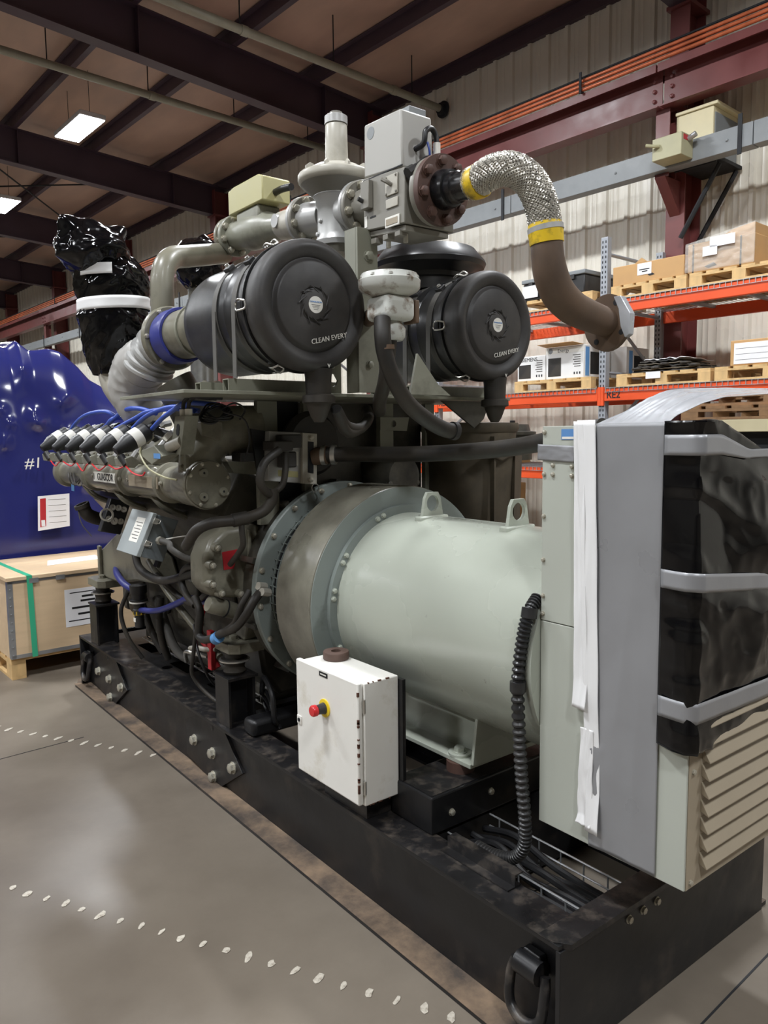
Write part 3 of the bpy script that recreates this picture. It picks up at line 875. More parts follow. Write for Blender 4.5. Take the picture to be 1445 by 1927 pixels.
add('front_cover', g_box((1.66, 4.745, .5), (2.23, 4.86, 1.25)), 'engine_dark', en, bevel=.03)
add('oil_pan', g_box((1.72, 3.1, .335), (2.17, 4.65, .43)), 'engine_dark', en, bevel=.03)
for y in (3.35, 3.75, 4.15, 4.5):
    add('inspection_door', g_box((1.618, y - .13, .62), (1.645, y + .13, .86)), 'engine_dark', en, bevel=.01)
# cylinder heads in two banks
YI = [3.362 + .238 * i for i in range(6)]
for s in (-1, 1):
    for i, y in enumerate(YI):
        mt = Matrix.Translation((XC + s * .455, y - .03, 1.44)) @ Matrix.Rotation(s * math.radians(38), 4, 'Y')
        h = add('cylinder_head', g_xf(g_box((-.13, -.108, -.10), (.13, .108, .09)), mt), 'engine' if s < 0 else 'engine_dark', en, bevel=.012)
        add('rocker_cover', g_xf(g_box((-.10, -.09, .0905), (.09, .09, .15)), mt), 'engine', h, bevel=.02)
        if s < 0:
            for dx, dy in ((-.085, -.075), (-.085, .075), (.075, -.075), (.075, .075)):
                bolt(h, mt @ Vector((dx, dy, .15)), mt.to_3x3() @ Vector((0, 0, 1)), .022, 'engine')
            # plug pipe and small fittings near the coil
            add('plug_tube', g_tube([(1.335, y + .01, 1.625), (1.40, y - .015, 1.60), (1.47, y - .03, 1.56)], .02, seg=10), 'black', h)
            add('gas_pipe', g_tube([(1.28, y - .09, 1.50), (1.33, y - .10, 1.57), (1.40, y - .11, 1.64), (1.46, y - .11, 1.66)], .014, seg=8), 'alu', h)
            add('pipe_nut', g_cyl((1.335, y - .10, 1.575), (1.365, y - .104, 1.605), .022, seg=6), 'bolt', h)
            add('pipe_nut', g_cyl((1.40, y - .11, 1.64), (1.42, y - .11, 1.65), .022, seg=6), 'steel', h)
# ignition coils in a row
for i, y in enumerate(YI):
    d = Vector((.15, .012, .088)).normalized()
    o = Vector((1.15, y, 1.535))
    c = add('ignition_coil', g_lathe(o, d, [(0, 0), (0, .018), (.006, .022), (.03, .027), (.06, .041), (.168, .042), (.178, .034), (.18, 0)], 24), 'cable', en)
    add('label_band', g_lathe_closed(o, d, [(.088, .0422), (.132, .0424), (.132, .0432), (.088, .043)], 24), 'white_small', c)
    add('coil_boot', g_xf(g_box((-.016, -.02, .165), (.02, .02, .235)), frame_z(o, d)), 'black', c, bevel=.006)
    add('coil_bracket', g_prism([(1.166, y - .075, 1.505), (1.195, y - .075, 1.515), (1.235, y - .075, 1.488), (1.205, y - .075, 1.462), (1.172, y - .075, 1.468)], (0, .145, 0)), 'plate_grey', c, smooth=False, bevel=.003)
    add('coil_plug', g_cyl((1.16, y - .035, 1.515), (1.175, y - .06, 1.478), .017, seg=10), 'black', c)
for i in range(5):
    y0, y1 = YI[i] - .05, YI[i + 1] - .06
    add('red_lead', g_tube([(1.175, y0, 1.475), (1.17, y0 + .05, 1.462 - .008 * (i % 2)), (1.17, (y0 + y1) / 2, 1.456 - .012 * (i % 3)), (1.175, y1, 1.472)], .0035, seg=6), 'red', en)
add('red_lead', g_tube([(1.17, 3.30, 1.472), (1.165, 3.2, 1.445), (1.165, 3.1, 1.438), (1.17, 3.08, 1.452)], .0035, seg=6), 'red', en)
# blue leads
bl = [[(1.31, 4.56, 1.63), (1.31, 4.45, 1.675), (1.31, 4.30, 1.71), (1.31, 4.11, 1.725), (1.31, 3.92, 1.722), (1.34, 3.85, 1.69)],
      [(1.31, 4.30, 1.628), (1.31, 4.2, 1.63), (1.31, 4.05, 1.632), (1.31, 3.92, 1.66), (1.31, 3.80, 1.692), (1.31, 3.66, 1.725), (1.31, 3.48, 1.725), (1.34, 3.36, 1.70)],
      [(1.31, 4.06, 1.63), (1.31, 3.95, 1.65), (1.31, 3.85, 1.685), (1.34, 3.78, 1.69)],
      [(1.31, 3.815, 1.635), (1.31, 3.55, 1.68), (1.31, 3.37, 1.708), (1.32, 3.10, 1.712), (1.36, 3.0, 1.70)],
      [(1.31, 3.575, 1.635), (1.31, 3.43, 1.682), (1.31, 3.26, 1.71), (1.32, 3.10, 1.72), (1.38, 3.0, 1.70)],
      [(1.31, 3.335, 1.632), (1.31, 3.22, 1.675), (1.31, 3.10, 1.706), (1.31, 3.01, 1.728), (1.33, 2.93, 1.73), (1.40, 2.85, 1.72)]]
for p in bl:
    add('blue_ignition_lead', g_tube(p, .0105, seg=10), 'blue_hose', en)
# water cooled exhaust manifold along the left bank
MX, MZ = 1.345, 1.395
mf = add('exhaust_manifold', g_lathe((MX, 3.03, MZ), (0, 1, 0), [(0, 0), (0, .083), (.12, .073), (.16, .073), (.17, .09), (.20, .09), (.205, .073), (.64, .073), (.645, .088), (.675, .088), (.68, .073), (1.19, .073), (1.195, .088), (1.225, .088), (1.23, .07), (1.68, .07), (1.69, .088), (1.73, .09), (1.745, .082), (1.745, 0)], 40), 'engine', en, label='ribbed olive exhaust manifold')
dm = add('manifold_end_drum', g_lathe((MX, 2.862, MZ + .008), (0, 1, 0), [(0, 0), (0, .1), (.014, .102), (.016, .096), (.15, .094), (.18, .085), (.18, 0)], 40), 'engine', en)
cp2 = add('end_cap', g_lathe((MX, 2.862, MZ + .008), (0, -1, 0), [(0, 0), (0, .096), (.008, .094), (.01, .086), (.012, 0)], 40), 'engine', dm)
for k in range(8):
    q = 2 * PI * (k + .4) / 8
    bolt(cp2, (MX + .087 * math.cos(q), 2.853, MZ + .008 + .087 * math.sin(q)), (0, -1, 0), .013, 'bolt')
for a, b in ((-.025, .048), (-.028, -.048), (.058, -.03)):
    bs = add('cap_boss', g_lathe_closed((MX + a, 2.85, MZ + .008 + b), (0, -1, 0), [(0, .005), (0, .019), (.01, .017), (.01, .005)], 18), 'engine', cp2)
    add('boss_screw', g_cyl((MX + a, 2.846, MZ + .008 + b), (MX + a, 2.842, MZ + .008 + b), .007, seg=6), 'hole', bs)
for a, w in ((-.035, .012), (.0, .01), (.018, .008), (.034, .01), (.05, .008)):
    add('cast_mark', g_box((MX + a, 2.8485, MZ + .004 + a * .12), (MX + a + w, 2.85, MZ + .016 + a * .12)), 'engine', cp2, smooth=False)
el = add('exhaust_elbow', g_tube([(1.347, 2.95, 1.40), (1.352, 2.95, 1.47), (1.37, 2.95, 1.54), (1.42, 2.945, 1.60), (1.50, 2.94, 1.617), (1.60, 2.935, 1.62)], [.088, .086, .088, .098, .104, .104], seg=28, n=8), 'engine', en)
add('elbow_pad', g_prism([(1.325, 2.868, 1.655), (1.40, 2.83, 1.655), (1.405, 2.83, 1.60), (1.39, 2.83, 1.575), (1.33, 2.868, 1.60)], (.0, .05, 0)), 'engine', el, smooth=False, bevel=.004)
np_ = add('name_plate', g_prism([(1.262, 4.035, 1.421), (1.262, 3.684, 1.421), (1.262, 3.684, 1.373), (1.262, 4.035, 1.373)], (.004, 0, 0)), 'white_small', mf, smooth=False, label='white maker name plate')
text('GUASCOR', 'ink', np_, (1.2612, 3.855, 1.397), (0, -1, 0), (0, 0, 1), .050, bold=.0003)
add('name_frame', g_box((1.2612, 4.02, 1.381), (1.262, 4.028, 1.413)), 'ink', np_, smooth=False)
np_.modifiers.clear() if False else None
add('plate_bracket', g_box((1.266, 3.75, 1.38), (1.285, 3.97, 1.415)), 'engine', mf, smooth=False)
add('blank_plate', g_box((1.262, 3.185, 1.373), (1.266, 3.53, 1.423)), 'taupe', mf, smooth=False)
add('plate_bracket', g_box((1.266, 3.25, 1.38), (1.285, 3.47, 1.415)), 'engine', mf, smooth=False)
for y in (3.16, 3.55, 3.66, 4.06):
    bolt(mf, (1.268, y, 1.398), (-1, 0, 0), .018, 'bolt')
for y in (3.45, 3.95, 4.45):
    add('manifold_stay', g_tube([(1.34, y, 1.33), (1.38, y - .05, 1.27), (1.48, y - .06, 1.22)], .016, seg=8), 'engine', mf)
add('blue_tag', g_box((1.268, 4.40, 1.30), (1.271, 4.45, 1.345)), 'blue_tape', mf, smooth=False)
for k in range(3):
    add('loose_wire', g_tube([(1.27, 4.5 - .05 * k, 1.40), (1.25, 4.42 - .06 * k, 1.37 - .01 * k), (1.26, 4.38 - .07 * k, 1.34), (1.28, 4.3, 1.38)], .004, seg=6), 'rubber_dusty', mf)
# actuator box with blue label and grey terminal block before the coils
ab = add('actuator_box', g_prism([(1.15, 3.11, 1.535), (1.15, 2.95, 1.487), (1.15, 2.835, 1.522), (1.15, 2.92, 1.562)], (.075, 0, .01)), 'plate_grey', en, smooth=False, bevel=.003)
add('blue_label', g_box((1.149, 2.86, 1.512), (1.1505, 2.925, 1.532)), 'navy_label', ab, smooth=False)
add('box_gland', g_cyl((1.19, 2.87, 1.555), (1.215, 2.80, 1.578), .022, seg=14), 'alu_warm', ab)
add('box_lead', g_tube([(1.15, 3.06, 1.555), (1.145, 3.05, 1.52), (1.15, 2.98, 1.47), (1.17, 2.88, 1.44), (1.2, 2.83, 1.43)], .004, seg=6), 'olive_box', ab)
tb = add('terminal_block', g_prism([(1.205, 2.836, 1.674), (1.205, 2.742, 1.674), (1.205, 2.80, 1.527), (1.205, 2.896, 1.531)], (.055, 0, 0)), 'plate_grey', en, smooth=False, bevel=.002)
for y, z in ((2.808, 1.63), (2.835, 1.568)):
    add('oval_slot', g_lathe((1.2045, y, z), (-1, 0, 0), [(0, 0), (0, .015), (.001, .015), (.001, 0)], 14), 'hole', tb)
    add('oval_slot', g_lathe((1.2045, y + .006, z - .016), (-1, 0, 0), [(0, 0), (0, .015), (.0014, .015), (.0014, 0)], 14), 'hole', tb)
for y in (2.815, 2.765):
    add('plug_connector', g_cyl((1.23, y, 1.674), (1.23, y, 1.70), .014, seg=12), 'white_small', tb)
    add('plug_lead', g_tube([(1.23, y, 1.70), (1.232, y - .01, 1.73), (1.25, y - .05, 1.745), (1.34, y - .06, 1.74)], .008, seg=8), 'cable', tb)
add('block_strap', g_box((1.238, 2.845, 1.46), (1.246, 2.875, 1.535)), 'plate_grey', tb, smooth=False)
bolt(tb, (1.238, 2.86, 1.475), (-1, 0, 0), .022, 'engine')
# coil of thin cable below the filter platform
cc = []
for k in range(64):
    a = k * .62
    r = .055 + .012 * math.sin(k * 1.3)
    cc.append((1.34 + r * math.cos(a) * .9 + .0006 * k, 2.80 + .5 * r * math.sin(a), 1.685 + .030 * math.sin(a + .4) + .010 * math.sin(k * .7)))
add('cable_coil', g_tube(cc, .004, seg=6, n=4), 'cable', en, label='tangled coil of thin black cable')
for p in ([(1.38, 2.78, 1.69), (1.45, 2.74, 1.66), (1.47, 2.74, 1.58), (1.46, 2.76, 1.50)], [(1.38, 2.8, 1.70), (1.43, 2.78, 1.725), (1.47, 2.77, 1.70), (1.45, 2.78, 1.66)]):
    add('thin_cable', g_tube(p, .004, seg=6), 'cable', en)
# timing side cover with red square
cv = add('side_cover', g_prism([(1.385, 2.93, 1.165), (1.352, 2.93, 1.09), (1.35, 2.93, .97), (1.392, 2.93, .925), (1.49, 2.93, .905), (1.62, 2.93, .93), (1.62, 2.93, 1.215), (1.45, 2.93, 1.215)], (0, .17, 0)), 'engine', en, bevel=.03, segs=3, label='rounded olive cast side cover')
for x, z in ((1.400, 1.135), (1.374, 1.065), (1.372, .985), (1.41, .942), (1.50, .928)):
    lug = add('cover_lug', g_cyl((x, 2.98, z), (x, 2.905, z), .021, .018, seg=14), 'engine', cv)
    bolt(lug, (x, 2.905, z), (0, -1, 0), .022, 'bolt')
add('red_square', g_prism([(1.428, 2.928, 1.112), (1.505, 2.928, 1.118), (1.480, 2.928, 1.037), (1.434, 2.928, 1.036)], (0, .003, 0)), 'red_label', cv, smooth=False, label='red painted square')
add('cover_rib', g_box((1.545, 2.915, .95), (1.56, 2.932, 1.2)), 'engine', cv, bevel=.004)
of = add('oil_filter', g_lathe((1.37, 2.96, .895), (.13, .0, -.052), [(0, 0), (0, .03), (.012, .036), (.15, .036), (.16, .03), (.16, 0)], 24), 'engine', en, label='small horizontal oil filter canister')
add('filter_band', g_lathe_closed((1.445, 2.96, .865), (.13, 0, -.052), [(0, .0362), (.006, .0362), (.006, .0385), (0, .0385)], 24), 'hole', of)
# engine feet on rubber mounts and posts
def foot(x, y, w, l, z, tall):
    f = add('engine_foot', g_prism([(x - .06, y - l / 2 + .03, z), (x - .02, y - l / 2, z), (x + .10, y - l / 2, z), (x + .10, y + l / 2, z), (x - .02, y + l / 2, z), (x - .06, y + l / 2 - .03, z)], (0, 0, .045)), 'engine', en, smooth=False, bevel=.004)
    bolt(f, (x, y, z + .045), (0, 0, 1), .04, 'engine')
    mm = add('rubber_mount', g_lathe((x, y, z - .105), (0, 0, 1), [(0, 0), (0, .042), (.012, .05), (.03, .044), (.06, .05), (.064, .058), (.07, .058), (.072, .042), (.105, .042), (.105, 0)], 24), 'rubber', f)
    add('mount_plate', g_lathe((x, y, z - .046), (0, 0, 1), [(0, 0), (0, .068), (.006, .068), (.006, 0)], 20), 'steel', mm)
    p = add('mount_post', g_prism([(x + q - .065, y + pp, .3316) for pp, q in i_profile(.13, .13, .012, .012)], (0, 0, z - .105 - .3316)), 'skid', sk, smooth=False, bevel=.001)
    add('post_top_plate', g_box((x - .07, y - .075, z - .117), (x + .075, y + .075, z - .106)), 'skid', p, smooth=False)
    return f
f1 = foot(1.515, 3.02, .1, .19, .66, 1)
add('foot_arm', g_prism([(1.54, 3.06, .705), (1.62, 3.06, .705), (1.66, 3.06, .95), (1.585, 3.06, .90), (1.56, 3.06, .78)], (0, -.09, 0)), 'engine', f1, bevel=.008)
f2 = foot(1.505, 4.74, .1, .24, .69, 1)
br = add('front_bracket', g_prism([(1.52, 4.80, .735), (1.52, 4.80, .90), (1.52, 4.62, .98), (1.52, 4.48, 1.04), (1.52, 4.30, 1.05), (1.52, 3.95, .95), (1.52, 3.85, .82), (1.52, 4.2, .79), (1.52, 4.5, .735)], (.12, 0, 0)), 'engine', en, bevel=.015, label='thick cast front support bracket')
add('bracket_lip', g_box((1.50, 4.76, .735), (1.52, 4.80, .93)), 'engine', br, bevel=.005)
# junction box, tilted, with conduit
jm = basis(Vector((.942, 0, -.335)), Vector((0, 1, 0)), Vector((.411, 0, .911)), Vector((1.199, 3.3, 1.078)))
jm = basis(Vector((.125 / .1253, 0, -.0)), Vector((0, 1, 0)), Vector((0, 0, 1)), Vector((0, 0, 0)))
ux, uz = Vector((.118, 0, -.042)).normalized(), Vector((.082, 0, .181)).normalized()
jo = Vector((1.199, 3.30, 1.078))
jf = basis(ux, Vector((0, 1, 0)), uz, jo)
jb = thing('junction_box', 'tilted blue grey junction box with two latches beside the engine', 'junction box', (1.30, 3.42, 1.03))
add('box_body', g_xf(g_box((.022, 0, 0), (.127, .25, .199)), jf), 'jbox_side', jb, bevel=.003)
jl = add('box_lid', g_xf(g_box((0, -.004, -.003), (.0215, .254, .202)), jf), 'jbox', jb, bevel=.003)
nl = add('instruction_label', g_xf(g_box((-.001, .05, .055), (0, .15, .17)), jf), 'white_small', jl, smooth=False)
for k in range(6):
    add('label_line', g_xf(g_box((-.0016, .062, .07 + k * .015), (-.001, .12 + .02 * (k % 2), .0735 + k * .015)), jf), 'rubber_dusty', nl, smooth=False)
for z in (.05, .155):
    la = add('latch', g_xf(g_box((.012, -.014, z), (.034, -.002, z + .028)), jf), 'steel', jb, bevel=.002)
    add('latch_bail', g_xf(g_tube([(.02, -.014, z + .004), (.04, -.018, z + .008), (.04, -.018, z + .022), (.02, -.014, z + .024)], .003, seg=6, smooth=False), jf), 'steel', la)
hub = jf @ Vector((.075, 0, .09))
add('conduit_nut', g_cyl(hub, hub + Vector((0, -.025, 0)), .019, seg=8), 'alu_warm', jb)
add('flex_conduit', g_tube([hub + Vector((0, -.02, 0)), hub + Vector((.02, -.06, -.01)), (1.33, 3.22, 1.10), (1.38, 3.18, 1.062), (1.43, 3.14, 1.055), (1.48, 3.1, 1.06)], .014, seg=12), 'rubber_dusty', jb)
add('zip_tie', g_tube([hub + Vector((0, -.03, .005)), (1.36, 3.24, 1.15), (1.42, 3.22, 1.155)], .003, seg=5, smooth=False), 'white_small', jb)
add('box_bracket', g_xf(g_box((.12, .03, -.03), (.135, .07, .05)), jf), 'skid', jb, smooth=False)
# gauge panel
gx, gz = Vector((.105, 0, -.026)).normalized(), Vector((.062, 0, .165)).normalized()
gf = basis(gx, Vector((0, 1, 0)), gz, Vector((1.272, 4.0, 1.112)))
gp = thing('gauge_panel', 'small tilted black panel of round gauges on the engine side', 'gauge panel', (1.36, 4.0, 1.08))
add('panel', g_xf(g_box((0, 0, 0), (.107, .05, .18)), gf), 'black', gp, bevel=.004)
for gxp, gzp, r in ((.022, .135, .0165), (.052, .138, .0165), (.082, .135, .0165), (.022, .072, .017), (.053, .066, .02), (.085, .07, .017)):
    c = gf @ Vector((gxp, 0, gzp))
    g = add('gauge', g_lathe(c, (0, -1, 0), [(0, 0), (0, r), (.006, r), (.007, r * .86), (.004, r * .84), (.004, 0)], 22), 'steel', gp)
    add('gauge_face', g_lathe(c + Vector((0, -.0042, 0)), (0, -1, 0), [(0, 0), (0, r * .83), (.0008, r * .83), (.0008, 0)], 22), 'white_small', g)
    add('gauge_needle', g_xf(g_box((-.0012, -.0062, -.002), (.0012, -.0055, r * .7)), Matrix.Translation(c) @ Matrix.Rotation(RN.uniform(-2, 2), 4, 'Y')), 'ink', g, smooth=False)
c = gf @ Vector((-.006, -.03, .092))
add('bezel_ring', g_lathe_closed(c, (-.25, -1, .1), [(0, .024), (0, .034), (.02, .034), (.02, .027)], 26), 'alu_warm', gp)
eh = add('breather_elbow', g_tube([(1.40, 4.3, 1.15), (1.34, 4.22, 1.155), (1.275, 4.2, 1.185), (1.25, 4.2, 1.232)], .035, seg=16), 'rubber', en, label='short dark rubber breather elbow')
add('elbow_rim', g_lathe_closed((1.25, 4.2, 1.225), (-.4, 0, 1), [(0, .03), (0, .04), (.02, .04), (.02, .03)], 18), 'rubber', eh)
add('rim_chain', g_tube([(1.22, 4.19, 1.225), (1.235, 4.18, 1.14), (1.28, 4.17, 1.07)], .003, seg=5), 'rubber_dusty', eh)
# control module with its plugs
em = thing('control_module', 'grey electronic engine control module with big black plugs', 'control unit', (1.67, 2.79, 1.38))
mo = add('module_case', g_prism([(1.57, 2.755, 1.615), (1.786, 2.755, 1.603), (1.78, 2.755, 1.388), (1.558, 2.755, 1.412)], (0, .05, 0)), 'alu', em, smooth=False, bevel=.003)
add('module_rail', g_prism([(1.715, 2.735, 1.606), (1.787, 2.735, 1.602), (1.781, 2.735, 1.387), (1.71, 2.735, 1.395)], (0, .0195, 0)), 'alu_warm', mo, smooth=False, bevel=.002)
add('module_slot', g_prism([(1.74, 2.733, 1.57), (1.768, 2.733, 1.567), (1.764, 2.733, 1.435), (1.736, 2.733, 1.44)], (0, .003, 0)), 'hole', mo, smooth=False)
add('module_sticker', g_prism([(1.672, 2.7535, 1.53), (1.705, 2.7535, 1.528), (1.702, 2.7535, 1.47), (1.670, 2.7535, 1.473)], (0, .001, 0)), 'white_small', mo, smooth=False)
add('module_sticker', g_prism([(1.605, 2.7535, 1.455), (1.70, 2.7535, 1.445), (1.70, 2.7535, 1.42), (1.605, 2.7535, 1.43)], (0, .001, 0)), 'beige', mo, smooth=False)
for x, z in ((1.755, 1.585), (1.748, 1.41)):
    bolt(mo, (x, 2.735, z), (0, -1, 0), .022)
add('key_ring', g_lathe_closed((1.765, 2.725, 1.375), (0, -1, 0), [(0, .016), (0, .019), (.003, .019), (.003, .016)], 18), 'steel', mo)
add('mount_wing', g_prism([(1.505, 2.79, 1.625), (1.57, 2.79, 1.615), (1.555, 2.79, 1.41), (1.53, 2.79, 1.45)], (0, .012, 0)), 'skid', em, smooth=False)
for (x0, x1, z0, z1, yy) in ((1.595, 1.69, 1.545, 1.60, 2.70), (1.535, 1.625, 1.535, 1.575, 2.66), (1.60, 1.67, 1.465, 1.53, 2.71)):
    add('plug_housing', g_box((x0, yy, z0), (x1, 2.754, z1)), 'black_rough', em, bevel=.006)
hs = [[(1.56, 2.66, 1.54), (1.49, 2.66, 1.49), (1.468, 2.66, 1.42), (1.50, 2.67, 1.375), (1.535, 2.68, 1.36)],
      [(1.60, 2.68, 1.53), (1.59, 2.67, 1.46), (1.575, 2.67, 1.40), (1.54, 2.68, 1.37)],
      [(1.535, 2.68, 1.385), (1.53, 2.68, 1.34), (1.50, 2.69, 1.30), (1.44, 2.70, 1.278), (1.37, 2.71, 1.268), (1.30, 2.74, 1.262), (1.26, 2.8, 1.23), (1.28, 2.95, 1.15)],
      [(1.405, 2.705, 1.272), (1.405, 2.70, 1.22), (1.41, 2.705, 1.17), (1.412, 2.75, 1.13), (1.43, 2.86, 1.07)]]
for p, r in zip(hs, (.017, .013, .022, .012)):
    add('cable_harness', g_tube(p, r, seg=12), 'rubber', em)
add('harness_tee', g_cyl((1.43, 2.70, 1.276), (1.37, 2.71, 1.268), .027, seg=14), 'rubber', em)
add('plug_tray', g_prism([(1.44, 2.88, 1.492), (1.60, 2.88, 1.487), (1.60, 2.88, 1.43), (1.47, 2.88, 1.443)], (0, .05, 0)), 'plate_grey', en, smooth=False)
add('plug_tray', g_box((1.46, 2.80, 1.492), (1.55, 2.88, 1.53)), 'black', en, bevel=.004)
# lower hoses, solenoid, blue pipes
so = add('drain_valve', g_lathe((1.50, 4.12, .55), (0, 0, 1), [(0, 0), (0, .026), (.07, .026), (.075, .034), (.10, .034), (.105, .03), (.14, .03), (.142, .048), (.155, .048), (.157, .036), (.19, .036), (.192, .046), (.235, .046), (.24, 0)], 22), 'black', en, label='black drain valve with white collar')
add('valve_collar', g_lathe_closed((1.50, 4.12, .688), (0, 0, 1), [(0, .031), (0, .05), (.008, .05), (.008, .031)], 22), 'white_small', so)
add('brass_nut', g_lathe_closed((1.50, 4.12, .622), (0, 0, 1), [(0, .027), (0, .035), (.02, .035), (.02, .027)], 8), 'yellow_paint', so)
add('valve_tag', g_box((1.472, 4.105, .582), (1.4745, 4.135, .604)), 'white_small', so, smooth=False)
H = [('blue_pipe', 'blue_dark', .016, [(1.50, 4.09, .65), (1.50, 3.95, .67), (1.50, 3.81, .70), (1.50, 3.61, .765), (1.50, 3.47, .815), (1.50, 3.35, .83), (1.52, 3.2, .83)]),
     ('blue_pipe', 'blue_dark', .02, [(1.50, 4.18, .745), (1.48, 4.28, .77), (1.50, 4.45, .80), (1.55, 4.6, .82)]),
     ('black_hose', 'rubber', .02, [(1.44, 3.98, 1.0), (1.42, 3.88, .93), (1.42, 3.75, .90), (1.42, 3.57, .90), (1.42, 3.36, .945), (1.44, 3.2, .99)]),
     ('black_hose', 'rubber', .016, [(1.44, 3.18, 1.02), (1.42, 3.28, 1.0), (1.42, 3.34, .94), (1.42, 3.30, .88), (1.42, 3.2, .84)]),
     ('black_hose', 'rubber', .018, [(1.42, 3.2, .88), (1.42, 3.15, .82), (1.42, 3.17, .75), (1.42, 3.165, .705), (1.42, 3.09, .705), (1.42, 2.95, .76), (1.43, 2.83, .81), (1.44, 2.76, .87), (1.47, 2.74, .93), (1.50, 2.75, .955)]),
     ('black_hose', 'rubber', .014, [(1.42, 3.02, .73), (1.42, 2.93, .77), (1.44, 2.86, .82), (1.46, 2.83, .90), (1.50, 2.83, .955)]),
     ('black_hose', 'rubber', .009, [(1.42, 3.2, .72), (1.42, 3.24, .6), (1.43, 3.28, .5), (1.47, 3.24, .42), (1.52, 3.12, .36), (1.55, 3.05, .35)]),
     ('grey_hose', 'rubber_dusty', .024, [(1.60, 4.12, .70), (1.60, 4.04, .62), (1.60, 3.97, .54), (1.60, 3.90, .475), (1.60, 3.80, .442), (1.60, 3.68, .448), (1.61, 3.6, .50)]),
     ('black_hose', 'rubber', .02, [(1.56, 4.3, .74), (1.56, 4.2, .62), (1.57, 4.12, .5), (1.60, 4.05, .4)]),
     ('black_hose', 'rubber', .02, [(1.57, 3.98, .73), (1.56, 3.99, .6), (1.57, 3.98, .48), (1.60, 3.98, .38)]),
     ('grey_pipe', 'engine', .018, [(1.52, 4.0, .93), (1.52, 3.75, .80), (1.55, 3.5, .66), (1.58, 3.3, .55)]),
     ('red_pipe', 'red_label', .014, [(1.55, 3.36, .80), (1.54, 3.40, .74), (1.54, 3.42, .64), (1.55, 3.36, .58), (1.57, 3.3, .5)]),
     ('black_hose', 'rubber', .014, [(1.46, 3.75, .9), (1.5, 3.6, .82), (1.5, 3.42, .80), (1.48, 3.25, .86), (1.48, 3.15, .92)]),
     ('black_hose', 'rubber', .012, [(1.47, 4.2, .74), (1.44, 4.24, .62), (1.46, 4.2, .48), (1.52, 4.15, .36)]),
     ('brass_fitting_pipe', 'alu_warm', .012, [(1.52, 3.5, .56), (1.52, 3.42, .58), (1.53, 3.35, .585), (1.56, 3.3, .59)]),
     ('silver_pipe', 'steel', .011, [(1.55, 3.62, .46), (1.53, 3.58, .52), (1.54, 3.5, .53), (1.58, 3.44, .52)]),
     ('small_tube', 'cable', .007, [(1.5, 3.4, .7), (1.47, 3.3, .6), (1.49, 3.26, .5), (1.55, 3.3, .42), (1.6, 3.4, .4)])]
for n, m, r, p in H:
    add(n, g_tube(p, r, seg=10, n=7), m, en)
add('red_tie_rod', g_box((1.535, 3.30, .49), (1.56, 3.34, .68)), 'red_label', en, bevel=.004)
add('blue_wrap', g_cyl((1.419, 3.0, .728), (1.419, 2.965, .745), .026, seg=14), 'blue_tape', en)
for y, z in ((2.73, .965), (2.76, .985), (2.79, .96)):
    add('hose_nut', g_cyl((1.50, y, z), (1.54, y + .01, z - .01), .017, seg=8), 'alu_warm', en)
cl = add('black_cable_loop', g_tube([(1.62, 2.97, .45), (1.60, 2.92, .53), (1.58, 2.86, .55), (1.57, 2.79, .50), (1.57, 2.775, .40), (1.60, 2.80, .36)], .012, seg=8), 'cable', en)
for k in range(3):
    add('black_cable_loop', g_tube([(1.64, 3.0, .40 + .03 * k), (1.62, 2.92, .38 + .04 * k), (1.60, 2.84, .37 + .02 * k), (1.60, 2.78, .35)], .008, seg=7), 'cable', en)

# ================================================================== FILTER PLATFORM over the engine
pf = thing('filter_platform', 'flat grey steel platform on uprights carrying both air cleaners', 'platform', (1.9, 2.7, 1.2))
PZ = 1.742
add('platform_plate', g_box((1.075, 2.45, PZ), (2.66, 3.06, PZ + .012)), 'plate_grey', pf, smooth=False, bevel=.001)
def hollow(x0, x1, y, z, s):
    t = .004
    V, Fs = [], []
    for x in (x0, x1):
        for (a, b) in ((0, 0), (s, 0), (s, s), (0, s)):
            V.append((x, y + a, z + b))
        for (a, b) in ((t, t), (s - t, t), (s - t, s - t), (t, s - t)):
            V.append((x, y + a, z + b))
    for k in range(4):
        j = (k + 1) % 4
        Fs += [(k, j, 8 + j, 8 + k), (4 + k, 12 + k, 12 + j, 4 + j), (k, 4 + k, 4 + j, j), (8 + k, 8 + j, 12 + j, 12 + k)]
    return V, Fs
for x0, x1 in ((1.265, 1.74), (2.10, 2.62)):
    for y in (2.50, 2.73):
        add('cradle_rail', hollow(x0, x1, y, PZ + .0125, .045), 'plate_grey', pf, smooth=False)
# uprights and gussets below and beside the filters
for x0, x1 in ((1.575, 1.67), (1.80, 1.86), (2.22, 2.30), (2.50, 2.56)):
    add('upright_plate', g_box((x0, 2.86, 1.22), (x1, 2.89, PZ - .001)), 'plate_grey', pf, smooth=False, bevel=.002)
add('back_plate', g_box((1.66, 2.94, 1.22), (2.54, 2.96, PZ - .001)), 'engine_dark', pf, smooth=False)
add('side_plate', g_box((1.672, 2.90, 1.22), (1.798, 2.915, PZ - .001)), 'hole', pf, smooth=False)
add('slot_plate', g_hole_plate([(2.21, 2.845, 1.675), (2.385, 2.845, 1.675), (2.37, 2.845, 1.61), (2.21, 2.845, 1.615)], (2.29, 2.845, 1.645), .016, (0, .01, 0), 16), 'plate_grey', pf, smooth=False)
add('triangle_gusset', g_prism([(2.02, 2.40, PZ + .013), (2.24, 2.40, PZ + .013), (2.17, 2.40, 1.80), (2.06, 2.40, 1.92)], (0, .012, 0)), 'plate_grey', pf, smooth=False)
add('triangle_gusset', g_prism([(2.30, 2.52, PZ - .002), (2.60, 2.52, PZ - .002), (2.56, 2.52, 1.66), (2.50, 2.52, 1.62)], (0, .012, 0)), 'engine_dark', pf, smooth=False)
